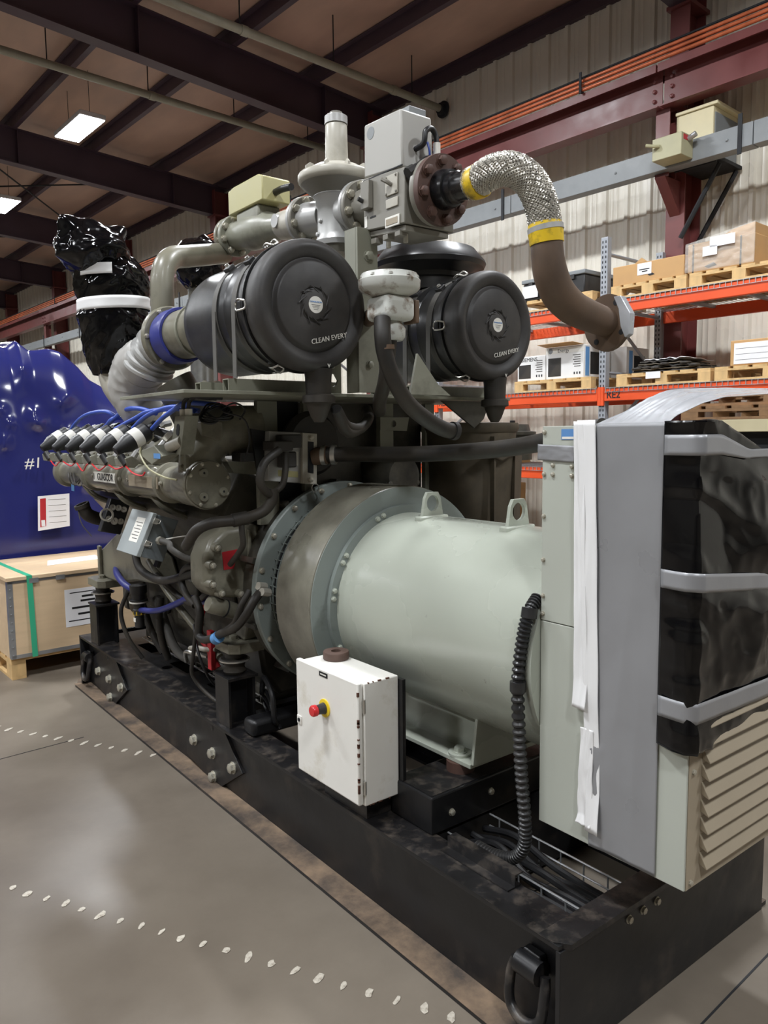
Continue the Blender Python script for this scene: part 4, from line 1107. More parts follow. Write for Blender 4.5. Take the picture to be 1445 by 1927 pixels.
po = add('pipe_post', g_box((1.735, 2.36, PZ + .0125), (1.83, 2.372, 2.36)), 'plate_grey', pf, smooth=False, bevel=.002)
add('post_flange', g_box((1.735, 2.372, PZ + .0125), (1.747, 2.44, 2.36)), 'plate_grey', po, smooth=False)
for z in (2.20, 2.24):
    pass
bolt(po, (1.785, 2.36, 2.26), (0, -1, 0), .034, 'plate_grey')
bolt(po, (1.785, 2.36, 1.86), (0, -1, 0), .026, 'plate_grey')
add('window_plate', g_hole_plate([(1.63, 2.47, PZ + .0125), (1.73, 2.47, PZ + .0125), (1.73, 2.47, 1.90), (1.66, 2.47, 1.86)], (1.69, 2.47, 1.805), .025, (0, .01, 0), 4), 'plate_grey', pf, smooth=False)
for k in range(2):
    add('drain_hose', g_tube([(1.62, 2.35, 1.69), (1.70, 2.40, 1.63 - .02 * k), (1.80, 2.45, 1.62), (1.88, 2.5, 1.66), (1.95, 2.6, 1.70)], .022, seg=10), 'rubber', pf)
add('black_duct', g_lathe((1.80, 2.84, 1.56), (0, -1, 0), [(0, 0), (0, .13), (.04, .14), (.07, .12), (.07, 0)], 28), 'rubber', pf)

# ================================================================== AIR CLEANERS
def air_cleaner(x, label, txt_dx, cap):
    y0, zc = 2.30, 2.048
    t = thing('air_cleaner', label, 'air filter', (x, 2.65, zc - .24), group='black drum air cleaners')
    A = (0, 1, 0)
    body = add('filter_drum', g_lathe((x, y0 + .10, zc), A, [(0, 0), (0, .205), (.012, .218), (.03, .22), (.05, .212), (.16, .212), (.17, .216), (.18, .212), (.50, .209), (.55, .20), (.58, .17), (.585, 0)], 64), 'black', t, label='glossy black filter drum')
    lid = add('lid', g_lathe((x, y0, zc), A, [(-.004, 0), (-.004, .045), (-.002, .05), (.004, .052), (.006, .058), (.002, .062), (.0, .145), (.004, .152), (.014, .158), (.016, .163), (.008, .17), (.0, .19), (-.002, .20), (.002, .214), (.016, .226), (.04, .229), (.075, .226), (.095, .222), (.098, 0)], 64), 'black_rough', t, label='dusty matt black end lid')
    add('lid_seal', g_lathe_closed((x, y0 + .10, zc), A, [(0, .218), (0, .23), (.01, .23), (.01, .218)], 64), 'black', t)
    st = add('round_sticker', g_lathe((x, y0 - .0042, zc), (0, -1, 0), [(0, 0), (0, .029), (.0007, .029), (.0007, 0)], 32), 'white_small', lid, label='round white maker sticker')
    text('DONALDSON', 'navy_label', st, (x, y0 - .0056, zc + .009), (1, 0, 0), (0, 0, 1), .0078)
    for k in range(4):
        add('sticker_line', g_box((x - .018 + .003 * k, y0 - .0054, zc - .002 - .005 * k), (x + .018 - .003 * k, y0 - .005, zc - .0005 - .005 * k)), 'rubber_dusty', st, smooth=False)
    for k in range(10):
        a = 2 * PI * k / 10
        pts = [(x + r * math.cos(a + da), y0 - .003, zc + r * math.sin(a + da)) for r, da in ((.045, 0), (.052, .28), (.062, .5), (.068, .62))]
        add('swirl_ridge', g_tube(pts, .0022, seg=5, n=4), 'black_rough', lid)
    tx = Vector((.97, 0, .22))
    text('CLEAN EVERY', 'white_small', lid, (x + .055, y0 - .0025, zc - .112), tx, (-.22, 0, .97), .025, shear=.15)
    text('v', 'white_small', lid, (x + .05, y0 - .006, zc - .205), (1, 0, 0), (0, 0, 1), .03)
    for a in (60, 118, 182, 245, 300, 358):
        q = math.radians(a)
        c, s = math.cos(q), math.sin(q)
        P = lambda r, yy, w: (x + r * c - w * s, yy, zc + r * s + w * c)
        k = add('wire_latch', g_tube([P(.234, y0 + .075, -.012), P(.246, y0 + .10, -.018), P(.236, y0 + .135, -.012), P(.236, y0 + .135, .012), P(.246, y0 + .10, .018), P(.234, y0 + .075, .012), P(.234, y0 + .075, -.012)], .0035, seg=6, n=4), 'steel', t)
        add('latch_base', g_box((-.014, -.018, 0), (.014, .018, .008)) if False else g_xf(g_box((-.014, -.018, 0), (.014, .018, .01)), frame_z(P(.216, y0 + .135, 0), (c, 0, s))), 'black', k, bevel=.002)
    for y in (2.475, 2.63):
        s = add('metal_strap', g_lathe_closed((x, y, zc), A, [(0, .2125), (0, .2155), (.035, .2155), (.035, .2125)], 64), 'rubber_dusty', t)
        for sx in (-1,):
            add('strap_tail', g_box((x + sx * .216 - .002, y + .004, PZ + .058), (x + sx * .216 + .002, y + .031, zc)), 'rubber_dusty', s, smooth=False)
        q = math.radians(132)
        b = add('strap_clamp', g_xf(g_box((-.02, -.016, -.003), (.02, .016, .012)), frame_z((x + .217 * math.cos(q), y + .017, zc + .217 * math.sin(q)), (math.cos(q), 0, math.sin(q)))), 'black', s, bevel=.003)
        bolt(b, (x + .232 * math.cos(q), y + .017, zc + .232 * math.sin(q)), (math.cos(q), 0, math.sin(q)), .016, 'steel')
    # dust drop valve under the lid
    dv = add('dust_valve', g_lathe((x + .04, y0 + .05, zc - .215), (0, 0, -1), [(0, 0), (0, .052), (.03, .048), (.09, .046), (.095, .058), (.12, .06), (.125, .046), (.17, .03), (.19, .018), (.19, 0)], 24), 'rubber', t, label='dusty rubber drop valve')
    return t
a1 = air_cleaner(1.505, 'black drum air cleaner nearest the blue wrapped machine, lid facing forward', 0, False)
a2 = air_cleaner(2.415, 'black drum air cleaner with a black rain cap beside the orange rack', 0, True)
capx, capy = 2.44, 2.76
rc = add('rain_cap', g_lathe((capx, capy, 2.245), (0, 0, 1), [(0, 0), (0, .17), (.05, .17), (.055, .18), (.075, .18), (.08, .19), (.10, .22), (.105, .255), (.125, .265), (.135, .262), (.165, .235), (.19, .215), (.205, .12), (.208, 0)], 56), 'black', a2, label='wide black mushroom rain cap')
# outlet pipe of the first filter with blue sleeve, grey bellows and insulated elbow
op = thing('intake_pipe', 'olive intake pipe with blue rubber sleeve behind the first air cleaner', 'pipe', (1.4, 3.3, 1.7))
O = Vector((1.44, 2.96, 2.045)); D = Vector((-.05, 1, -.03)).normalized()
def along(t): return O + D * t
add('outlet_tube', g_lathe(O, D, [(0, 0), (0, .105), (.36, .105), (.36, 0)], 36), 'engine', op)
add('tube_band', g_lathe_closed(along(.12), D, [(0, .106), (0, .112), (.014, .112), (.014, .106)], 36), 'plate_grey', op)
add('blue_sleeve', g_lathe_closed(along(.26), D, [(0, .107), (0, .118), (.02, .121), (.05, .117), (.08, .121), (.10, .118), (.10, .107)], 36), 'blue_dark', op, label='blue silicone sleeve')
add('pipe_flange', g_lathe(along(.37), D, [(0, .06), (0, .135), (.012, .142), (.024, .142), (.03, .13), (.03, .06)], 36), 'engine', op)
bolt_circle(op, along(.37), -D, .125, 6, .02, 'bolt')
be = [along(.39), along(.46) + Vector((-.01, 0, -.02)), along(.52) + Vector((-.03, 0, -.07)), along(.56) + Vector((-.04, 0, -.13))]
bp = catmull(be, 12)
add('bellows', g_tube(bp, [.108 + .006 * (1 if (i // 3) % 2 else -1) for i in range(len(bp))], seg=32, smooth=False), 'alu', op)
add('insulated_elbow', g_crumple(g_tube([(1.385, 3.50, 1.95), (1.38, 3.62, 1.93), (1.375, 3.70, 1.85), (1.40, 3.70, 1.75), (1.47, 3.66, 1.70)], [.105, .118, .12, .11, .09], seg=48, n=14), .012, 7.0, 3.0), 'blanket', op, sharp=70)
add('lower_duct', g_tube([(1.40, 3.30, 1.84), (1.44, 3.28, 1.76), (1.50, 3.30, 1.66), (1.6, 3.34, 1.55)], .09, seg=24), 'engine_dark', op)
for k in range(3):
    add('twisted_pipe', g_tube([(1.40 + .03 * k, 2.98, 1.81), (1.43 + .03 * k, 3.05, 1.80), (1.45 + .03 * k, 3.02, 1.77), (1.50 + .03 * k, 2.98, 1.755)], .016, seg=10), 'alu_warm', op)
# gas pipe rising over the filter
up = thing('gas_riser', 'bent olive gas pipe rising behind the first air cleaner', 'pipe', (1.42, 3.4, 2.1))
add('riser_pipe', g_tube([(1.415, 3.42, 2.12), (1.415, 3.42, 2.22), (1.42, 3.425, 2.31), (1.445, 3.44, 2.375), (1.50, 3.48, 2.42), (1.58, 3.53, 2.445), (1.72, 3.61, 2.485), (1.87, 3.70, 2.53)], .052, seg=28, n=8), 'engine', up)
add('riser_flange', g_lathe((1.415, 3.42, 2.14), (0, 0, -1), [(0, 0), (0, .062), (.02, .065), (.03, .065), (.03, 0)], 24), 'engine', up)

# ================================================================== GAS TRAIN over the platform
GX = 1.90
def gz(y): return 2.45 + .10 * (y - 2.10)
GD = Vector((0, 1, .10)).normalized()
def gpt(y): return Vector((GX, y, gz(y)))
def flange(parent, y, r, th, m, n=8, bs=.03, bm='bolt', name='flange'):
    f = add(name, g_lathe(gpt(y), GD, [(0, 0), (0, r * .96), (.004, r), (th, r), (th, 0)], 40), m, parent)
    bolt_circle(f, gpt(y), -GD, r * .8, n, bs, bm, a0=.3)
    return f
sv = thing('shutoff_valve', 'grey gas shut off valve with a beige yellow switch box', 'valve', (GX, 3.4, 2.4))
flange(sv, 3.66, .095, .022, 'engine')
flange(sv, 3.60, .10, .026, 'plate_grey')
add('valve_body', g_lathe(gpt(3.15), GD, [(0, 0), (0, .055), (.08, .06), (.14, .08), (.30, .085), (.36, .07), (.46, .07), (.46, 0)], 32), 'plate_grey', sv)
add('bonnet', g_box((1.84, 3.28, 2.60), (1.96, 3.50, 2.675)), 'plate_grey', sv, bevel=.01)
bx = add('switch_box', g_prism([(1.83, 3.22, 2.676), (1.83, 3.56, 2.676), (1.83, 3.56, 2.79), (1.83, 3.50, 2.80), (1.83, 3.26, 2.80), (1.83, 3.22, 2.785)], (.15, 0, 0)), 'beige', sv, bevel=.006)
add('box_gland', g_tube([(1.90, 3.22, 2.72), (1.90, 3.16, 2.72), (1.90, 3.08, 2.71)], .016, seg=10), 'cable', sv)
add('valve_lever', g_cyl((1.86, 3.12, 2.56), (1.83, 3.12, 2.56), .03, seg=16), 'alu', sv)
add('connecting_pipe', g_lathe(gpt(3.0), GD, [(0, 0), (0, .07), (.16, .062), (.16, 0)], 28), 'alu_warm', sv)
# regulator
rg2 = thing('gas_regulator', 'tall pale grey gas pressure regulator with spring tower', 'regulator', (GX, 2.72, 2.36))
RY = 2.72
rb = add('regulator_body', g_lathe((GX, RY, 2.375), (0, 0, 1), [(0, 0), (0, .092), (.02, .096), (.035, .088), (.05, .084), (.15, .084), (.165, .09), (.19, .092), (.20, .10), (.205, .10), (.205, 0)], 48), 'alu', rg2, label='bright cast aluminium regulator body')
dp = add('diaphragm_case', g_lathe((GX, RY, 2.58), (0, 0, 1), [(0, 0), (0, .10), (.045, .152), (.052, .16), (.06, .162), (.075, .162), (.082, .158), (.10, .12), (.112, .10), (.115, .06), (.115, 0)], 64), 'alu_warm', rg2, label='wide pale diaphragm case')
add('lower_cone', g_lathe((GX, RY, 2.576), (0, 0, 1), [(0, .0), (0, .099), (.045, .151), (.05, .1)], 64), 'valve', dp)
for k in range(10):
    q = 2 * PI * k / 10
    add('case_rib', g_prism([(GX + .105 * math.cos(q), RY + .105 * math.sin(q), 2.682), (GX + .155 * math.cos(q), RY + .155 * math.sin(q), 2.664), (GX + .155 * math.cos(q), RY + .155 * math.sin(q), 2.675), (GX + .135 * math.cos(q), RY + .135 * math.sin(q), 2.69)], (-.008 * math.sin(q), .008 * math.cos(q), 0)), 'alu_warm', dp, smooth=False)
tw = add('spring_tower', g_lathe((GX, RY, 2.694), (0, 0, 1), [(0, 0), (0, .048), (.10, .046), (.165, .045), (.17, .042), (.17, 0)], 36), 'alu_warm', rg2)
add('tower_collar', g_lathe((GX, RY, 2.866), (0, 0, 1), [(0, 0), (0, .047), (.03, .047), (.034, .04), (.034, 0)], 36), 'alu', tw)
add('tower_cap', g_lathe((GX, RY, 2.90), (0, 0, 1), [(0, 0), (0, .026), (.014, .026), (.018, .015), (.018, 0)], 12), 'valve', tw)
add('inlet_neck', g_lathe(gpt(2.80), GD, [(0, 0), (0, .062), (.14, .075), (.14, 0)], 28), 'alu', rb)
add('outlet_neck', g_lathe(gpt(2.54), GD, [(0, 0), (0, .075), (.12, .066), (.12, 0)], 28), 'alu', rb)
flange(rg2, 2.935, .10, .02, 'valve', name='inlet_flange')
flange(rg2, 2.955, .10, .02, 'alu', name='inlet_flange')
flange(rg2, 2.55, .105, .018, 'alu', name='outlet_flange')
flange(rg2, 2.53, .105, .018, 'valve', name='outlet_flange')
for z, yy in ((2.47, 0), (2.42, .02)):
    bolt(rb, (GX - .084, RY + yy, z), (-1, 0, 0), .018, 'alu')
add('bottom_cover', g_lathe((GX, RY, 2.345), (0, 0, 1), [(0, 0), (0, .07), (.03, .085), (.03, 0)], 32), 'valve', rb)
# motorised valve
vb = thing('motor_valve', 'grey motorised gas valve with a tall square actuator', 'valve', (GX, 2.26, 2.32))
vx0, vx1, vy0, vy1 = 1.785, 2.02, 2.145, 2.385
vz0, vz1 = 2.335, 2.533
add('valve_block', g_prism([(vx0, vy0, vz0), (vx0, vy1, vz0 + .02), (vx0, vy1, vz1 + .012), (vx0, vy0, vz1 - .008)], (vx1 - vx0, 0, 0)), 'valve', vb, bevel=.004)
add('valve_base', g_prism([(vx0 + .012, vy0 + .01, vz0 - .022), (vx0 + .012, vy1 - .01, vz0 - .002), (vx0 + .012, vy1 - .01, vz0 + .018), (vx0 + .012, vy0 + .01, vz0 - .002)], (vx1 - vx0 - .03, 0, 0)), 'valve', vb, smooth=False, bevel=.002)
for y in (2.18, 2.25, 2.32):
    add('base_lug', g_box((vx0 + .006, y, vz0 - .034), (vx0 + .04, y + .03, vz0 - .014)), 'valve', vb, bevel=.002)
ac = add('actuator_case', g_prism([(vx0 + .003, vy0 + .012, vz1 - .006), (vx0 + .003, vy1, vz1 + .012), (vx0 + .003, vy1 - .004, 2.735), (vx0 + .003, vy0 + .022, 2.728)], (.145, 0, 0)), 'actuator', vb, bevel=.008, label='tall light grey actuator case')
add('case_logo', g_lathe((vx0 + .0028, vy1 - .045, 2.695), (-1, 0, 0), [(0, 0), (0, .022), (.0008, .022), (.0008, 0)], 24), 'raceway', ac)
add('case_seam', g_box((vx0 - .0005, vy0 + .012, vz1 + .0), (vx0 + .003, vy1, vz1 + .004)), 'hole', vb, smooth=False)
add('top_box', g_box((vx0 + .07, 2.20, 2.7355), (vx0 + .15, 2.30, 2.765)), 'raceway', ac, bevel=.003)
hd = add('case_conduit', g_tube([(1.85, vy0 + .02, 2.60), (1.855, vy0 - .022, 2.61), (1.86, vy0 - .028, 2.65), (1.885, vy0 - .028, 2.665), (1.905, vy0 - .028, 2.65), (1.91, vy0 - .03, 2.62), (1.91, vy0 - .03, 2.58)], .010, seg=10), 'cable', vb)
add('white_gland', g_cyl((1.91, vy0 - .03, 2.62), (1.91, vy0 - .03, 2.565), .013, seg=14), 'white_small', vb)
add('blue_wire', g_tube([(1.875, vy0 - .02, 2.62), (1.88, vy0 - .025, 2.59), (1.885, vy0 - .02, 2.565)], .004, seg=6), 'blue_hose', vb)
add('angled_gland', g_tube([(1.80, vy0 - .02, 2.505), (1.835, vy0 - .028, 2.527), (1.87, vy0 - .03, 2.553), (1.93, vy0 - .03, 2.558), (1.965, vy0 - .02, 2.55)], .018, seg=12), 'cable', vb)
add('gland_head', g_cyl((1.785, vy0 - .018, 2.495), (1.812, vy0 - .022, 2.512), .022, seg=8), 'black', vb)
# fittings on the front of the block
fp = add('sensor_block', g_box((vx0 - .022, 2.325, 2.425), (vx0 - .0005, 2.375, 2.525)), 'valve', vb, bevel=.003)
add('sensor_knob', g_cyl((vx0 - .022, 2.362, 2.455), (vx0 - .04, 2.366, 2.462), .008, seg=10), 'black', fp)
pp = add('indicator_plate', g_box((vx0 - .006, 2.178, 2.445), (vx0 - .0005, 2.248, 2.515)), 'alu_warm', vb, bevel=.002)
add('indicator_knob', g_tube([(vx0 - .006, 2.212, 2.48), (vx0 - .02, 2.218, 2.488), (vx0 - .028, 2.236, 2.50)], .008, seg=8), 'valve', pp)
for dy, dz in ((-.028, -.028), (.028, -.028), (-.028, .028), (.028, .028)):
    bolt(pp, (vx0 - .006, 2.213 + dy, 2.48 + dz), (-1, 0, 0), .008, 'valve', name='screw')
add('small_plate', g_box((vx0 - .005, 2.178, 2.402), (vx0 - .0005, 2.246, 2.434)), 'alu_warm', vb, bevel=.002)
wp = add('window_frame', g_box((vx0 - .006, 2.17, 2.335), (vx0 - .0005, 2.25, 2.372)), 'white_small', vb, bevel=.002)
add('window_pane', g_box((vx0 - .0075, 2.178, 2.343), (vx0 - .006, 2.242, 2.364)), 'taupe', wp, smooth=False)
add('bar_sticker', g_box((vx0 - .0015, 2.362, 2.365), (vx0 - .0005, 2.378, 2.405)), 'white_small', vb, smooth=False)
add('cast_letters', g_box((vx0 - .001, 2.31, 2.392), (vx0 - .0004, 2.345, 2.398)), 'hole', vb, smooth=False)
add('outlet_neck', g_lathe(gpt(2.10), GD, [(0, 0), (0, .08), (.05, .075), (.05, 0)], 28), 'valve', vb)
add('inlet_neck', g_lathe(gpt(2.38), GD, [(0, 0), (0, .07), (.16, .07), (.16, 0)], 28), 'valve', vb)
for y in (2.20, 2.30):
    add('drain_screw', g_cyl((vx0 + .05, y, vz0 - .05), (vx0 + .05, y, vz0 - .02), .009, seg=8), 'alu_warm', vb)
# flexible braided gas line hanging from the valve
M['braid'] = mat('braided_steel', (190, 186, 176), 0.34, metal=0.75, var=0.15, scale=30)
fl = thing('flexible_gas_line', 'braided steel gas hose with yellow bands and rusty elbow end', 'hose', (2.0, 1.8, 1.95))
add('hub_flange', g_lathe(gpt(2.095), -GD, [(0, 0), (0, .118), (.004, .12), (.026, .12), (.028, .085), (.028, 0)], 48), 'rust_red', fl, label='red brown bolted flange')
add('face_ring', g_lathe(gpt(2.12), -GD, [(0, 0), (0, .116), (.018, .118), (.024, .116), (.024, 0)], 48), 'valve', fl)
bolt_circle(fl, gpt(2.068), -GD, .096, 8, .034, 'rust_red', a0=.2)
add('reducer', g_lathe(gpt(2.07), -GD, [(0, 0), (0, .068), (.03, .066), (.05, .062), (.052, .0535), (.08, .053), (.085, .048), (.17, .047), (.17, 0)], 36), 'gloss_black', fl, label='glossy black reducer pipe')
hp = [gpt(1.93), gpt(1.90) + Vector((0, 0, .004)), Vector((1.90, 1.83, 2.447)), Vector((1.918, 1.765, 2.440)), Vector((1.955, 1.722, 2.40)), Vector((1.985, 1.70, 2.33)), Vector((2.0, 1.692, 2.25))]
add('yellow_band', g_tube([gpt(1.925), gpt(1.905) + Vector((0, 0, .002)), gpt(1.885) + Vector((0, 0, .006))], [.053, .056, .056], seg=28), 'yellow_paint', fl)
core = catmull(hp, 14)
add('hose_core', g_tube(core, .0495, seg=24, smooth=False), 'rust', fl)
def braid_geo(path, R, n, turns):
    P = path
    m = len(P)
    frames = []
    nx = None
    for i in range(m):
        t = (P[min(i + 1, m - 1)] - P[max(i - 1, 0)]).normalized()
        if nx is None:
            nx = Vector((0, 0, 1)).cross(t).normalized()
        nx = (nx - t * nx.dot(t)).normalized()
        frames.append((P[i], nx.copy(), t.cross(nx), t))
    gs = []
    for sgn in (-1, 1):
        for k in range(n):
            V, Fs = [], []
            for i, (p, a, b, t) in enumerate(frames):
                th = 2 * PI * (k / n + sgn * turns * i / (m - 1))
                rr = R + .0016 * (1 if (i + k) % 2 == (sgn > 0) else -1)
                rad = a * math.cos(th) + b * math.sin(th)
                tan = (b * math.cos(th) - a * math.sin(th))
                c = p + rad * rr
                w = .0044
                V += [c - tan * w, c + rad * .0022, c + tan * w, c - rad * .001]
            for i in range(m - 1):
                for q in range(4):
                    j = (q + 1) % 4
                    Fs.append((i * 4 + q, i * 4 + j, i * 4 + 4 + j, i * 4 + 4 + q))
            gs.append((V, Fs))
    return g_join(*gs)
add('steel_braid', braid_geo(core, .0515, 26, 1.5), 'braid', fl, kind='stuff', label='woven steel wire braid')
add('yellow_band', g_tube([(1.997, 1.694, 2.268), (2.0, 1.692, 2.240), (2.004, 1.69, 2.205)], [.054, .057, .0545], seg=28), 'yellow_paint', fl)
add('band_clamp', g_tube([(1.999, 1.693, 2.258), (2.001, 1.6915, 2.242)], .0585, seg=28), 'alu', fl)
add('rusty_elbow', g_tube([(2.002, 1.69, 2.235), (2.008, 1.69, 2.17), (2.025, 1.69, 2.11), (2.065, 1.69, 2.055), (2.13, 1.69, 2.018), (2.20, 1.69, 2.0), (2.325, 1.69, 1.98)], [.05, .053, .056, .057, .056, .054, .05], seg=30, n=8), 'rust', fl, label='brown rusty pipe elbow')
ef = add('end_flange', g_hole_plate([(2.325, 1.69 + .098 * math.cos(2 * PI * k / 28), 1.98 + .098 * math.sin(2 * PI * k / 28)) for k in range(28)], (2.325, 1.69, 1.98), .04, (.018, 0, -.003), 28), 'rust', fl, label='rusty round end flange')
for k in range(4):
    q = 2 * PI * (k + .35) / 4
    add('bolt_hole', g_lathe((2.3245, 1.69 + .075 * math.cos(q), 1.98 + .075 * math.sin(q)), (-1, 0, 0), [(0, 0), (0, .01), (.0012, .01), (.0012, 0)], 14), 'hole', ef)
ttp = [(2.322, 1.69 - .03, 1.98 + .085), (2.32, 1.69 - .062, 1.98 + .084), (2.32, 1.69 - .102, 1.98 + .02), (2.32, 1.69 - .098, 1.98 - .05), (2.321, 1.69 - .08, 1.98 - .06), (2.32, 1.69 - .062, 1.98 - .02), (2.321, 1.69 - .052, 1.98 + .04)]
add('tape_patch', g_prism(ttp, (.028, 0, 0)), 'duct_gloss', ef, smooth=False, bevel=.003)

# ================================================================== small pressure regulator and its hoses
zr = thing('small_regulator', 'chipped white zero pressure regulator hanging between the two air cleaners', 'regulator', (1.72, 2.16, 1.92))
q = Vector((1.725, 2.16, 0))
def zl(z): return Vector((q.x, q.y, z))
M['chipped'] = mat('chipped_white_casting', (206, 208, 202), 0.45, var=0.06, dirt=(110, 84, 58), dirt_amt=0.34, dirt_scale=16, dirt_soft=0.08)
add('diaphragm_head', g_lathe(zl(2.075), (0, 0, 1), [(0, 0), (0, .06), (.02, .10), (.03, .108), (.055, .11), (.062, .104), (.078, .098), (.08, 0)], 40), 'chipped', zr)
bolt_circle(zr, zl(2.137), (0, 0, 1), .098, 10, .016, 'chipped')
add('valve_core', g_box((1.66, 2.09, 1.99), (1.79, 2.22, 2.075)), 'chipped', zr, bevel=.022, segs=3)
add('side_flange', g_box((1.79, 2.095, 1.985), (1.808, 2.165, 2.065)), 'rust', zr, bevel=.004)
add('bottom_bowl', g_lathe(zl(1.925), (0, 0, 1), [(0, 0), (0, .045), (.012, .054), (.04, .056), (.05, .05), (.065, .04), (.065, 0)], 32), 'chipped', zr)
add('side_pipe', g_cyl((1.725, 2.22, 2.03), (1.78, 2.36, 2.03), .03, seg=16), 'rust', zr)
add('feed_hose', g_tube([(1.66, 2.12, 1.99), (1.645, 2.10, 1.93), (1.655, 2.10, 1.87), (1.69, 2.10, 1.79), (1.75, 2.10, 1.71), (1.83, 2.10, 1.655), (1.92, 2.10, 1.615), (1.985, 2.10, 1.605)], .029, seg=16), 'rubber', zr, label='thick dirty rubber hose')
add('feed_hose', g_tube([(1.725, 2.16, 1.93), (1.728, 2.18, 1.85), (1.745, 2.22, 1.78), (1.80, 2.32, 1.72), (1.9, 2.45, 1.69)], .026, seg=16), 'rubber', zr)
add('hose_clip', g_cyl((1.655, 2.10, 1.90), (1.656, 2.10, 1.885), .033, seg=18), 'rust', zr)
add('hose_clip', g_cyl((1.965, 2.10, 1.607), (1.985, 2.10, 1.605), .034, seg=18), 'black', zr)
# long horizontal hose to the cabinet side
bh = thing('breather_hose', 'long dark rubber hose running level from control module to cabinet', 'hose', (1.95, 2.2, 1.5))
add('hose', g_tube([(1.80, 2.72, 1.512), (1.88, 2.62, 1.515), (1.98, 2.40, 1.515), (2.05, 2.15, 1.525), (2.085, 1.9, 1.545), (2.08, 1.7, 1.575), (2.06, 1.5, 1.61)], .032, seg=18), 'rubber', bh)
add('hose_coupling', g_tube([(1.775, 2.75, 1.505), (1.80, 2.72, 1.51), (1.815, 2.70, 1.512)], .038, seg=18), 'rust', bh)
for p in ((1.828, 2.688, 1.513), (1.80, 2.72, 1.511)):
    add('hose_clip', g_cyl(p, (p[0] + .012, p[1] - .014, p[2]), .042, seg=20), 'steel', bh)
# right bank: soot brown covers and dark lumps beyond the alternator
rcv = thing('exhaust_cover', 'soot brown cylindrical exhaust cover beyond the alternator', 'cover', (2.72, 2.78, 1.0))
def cov(u, v):
    a = 2 * PI * u
    r = .235 - .025 * v + .006 * noise.noise(Vector((math.cos(a) * 3, math.sin(a) * 3, v * 5)))
    return (2.74 + r * math.cos(a), 2.80 + r * math.sin(a), 1.62 - .62 * v)
add('cover_shell', g_grid(cov, 48, 14, True), 'canvas', rcv)
add('cover_top', g_lathe((2.74, 2.80, 1.60), (0, 0, 1), [(0, 0), (0, .24), (.02, .25), (.045, .245), (.05, .1), (.05, 0)], 40), 'canvas', rcv)
add('cover_seam', g_box((2.66, 2.548, 1.05), (2.672, 2.575, 1.58)), 'canvas', rcv, smooth=False)
add('folded_flap', g_prism([(2.60, 2.54, 1.50), (2.78, 2.53, 1.56), (2.86, 2.54, 1.52), (2.70, 2.53, 1.46)], (0, .03, 0)), 'canvas', rcv, bevel=.008)
add('cover_flap', g_prism([(2.84, 2.58, 1.50), (2.98, 2.66, 1.50), (2.96, 2.66, 1.02), (2.83, 2.58, 1.02)], (0, .02, 0)), 'canvas', rcv, smooth=False)
add('vent_pipe', g_tube([(2.62, 2.6, 1.66), (2.60, 2.55, 1.70), (2.60, 2.54, 1.78)], .005, seg=6), 'copper', rcv)
oc = thing('oil_canister', 'dark flat lidded canister behind the soot brown cover', 'canister', (3.05, 2.85, 1.4))
add('canister', g_lathe((3.1, 2.95, 1.45), (0, 0, 1), [(0, 0), (0, .19), (.13, .19), (.135, .21), (.15, .21), (.155, .18), (.19, .17), (.195, 0)], 36), 'engine_dark', oc)
bolt(oc, (3.06, 2.8, 1.645), (0, 0, 1), .03, 'black')
rl = thing('right_turbo_housing', 'dark bolted turbocharger housing above the alternator drum', 'turbocharger', (2.25, 2.9, 1.3))
add('housing', g_lathe((2.25, 2.72, 1.40), (0, 1, 0), [(0, 0), (0, .09), (.05, .12), (.2, .13), (.25, 0)], 28), 'engine_dark', rl)
for a in (200, 250, 300, 340):
    qq = math.radians(a)
    bolt(rl, (2.25 + .085 * math.cos(qq), 2.735, 1.40 + .085 * math.sin(qq)), (0, -1, 0), .03, 'engine_dark')
add('dark_tank', g_box((1.82, 2.86, 1.16), (2.12, 3.02, 1.52)), 'engine_dark', rl, bevel=.02)

# ================================================================== PLASTIC, TAPE AND WRAPPINGS
set_frame(IDN)
def thick(o, t):
    md = o.modifiers.new('film', 'SOLIDIFY')
    md.thickness = t
    md.offset = 0
    return o

# --- polythene over the near end of the cabinet
PX0, PX1 = 1.622, 2.34
def ztop(x): return 1.622 if x < 1.70 else 1.622 - (x - 1.70) * .34
BANDS = [lambda x: 1.566 - max(0, min(1, (x - 1.70) / .12)) * .024, lambda x: 1.254 - (x - 1.62) * .11, lambda x: .945 - (x - 1.62) * .02]
def sheet_pt(s, z, off=0.0, soft=False):
    """s runs along the wrap: 0..0.09 on the panel side, then along the near end"""
    if s < .085:
        p = Vector((PX0 - off, 1.012 - s, z)); n = Vector((-1, 0, 0))
    else:
        p = Vector((PX0 + (s - .085), .922 - off, z)); n = Vector((0, -1, 0))
    x = p.x
    k = 1.0
    for b in BANDS:
        k *= min(1.0, abs(z - b(x)) / .07)
    bul = .018 * math.sin(min(1, max(0, (z - .84) / .75)) * PI)
    edge = min(1.0, s / .05)
    if not soft:
        c = .034 * noise.noise(Vector((x * 3.2 + z * 2, z * 3.0 - x, 1.3))) + crumple(Vector((x * 1.0 + z * .8, z * .8 - x * .5, 0)), .011, 3.4, 2.0) + .012 * max(0, 1 - s / .22) * noise.noise(Vector((x * 16, z * 14, 7)))
        p += n * (bul * edge * (.4 + .6 * k) + max(-.012, c) * k * edge)
    else:
        p += n * (bul * edge * .4 + .004)
    return p
ps = thing('polythene_sheet', 'glossy black polythene wrapped over the near end of the cabinet', 'plastic sheet', (1.95, .95, .84))
SL = .085 + PX1 - PX0
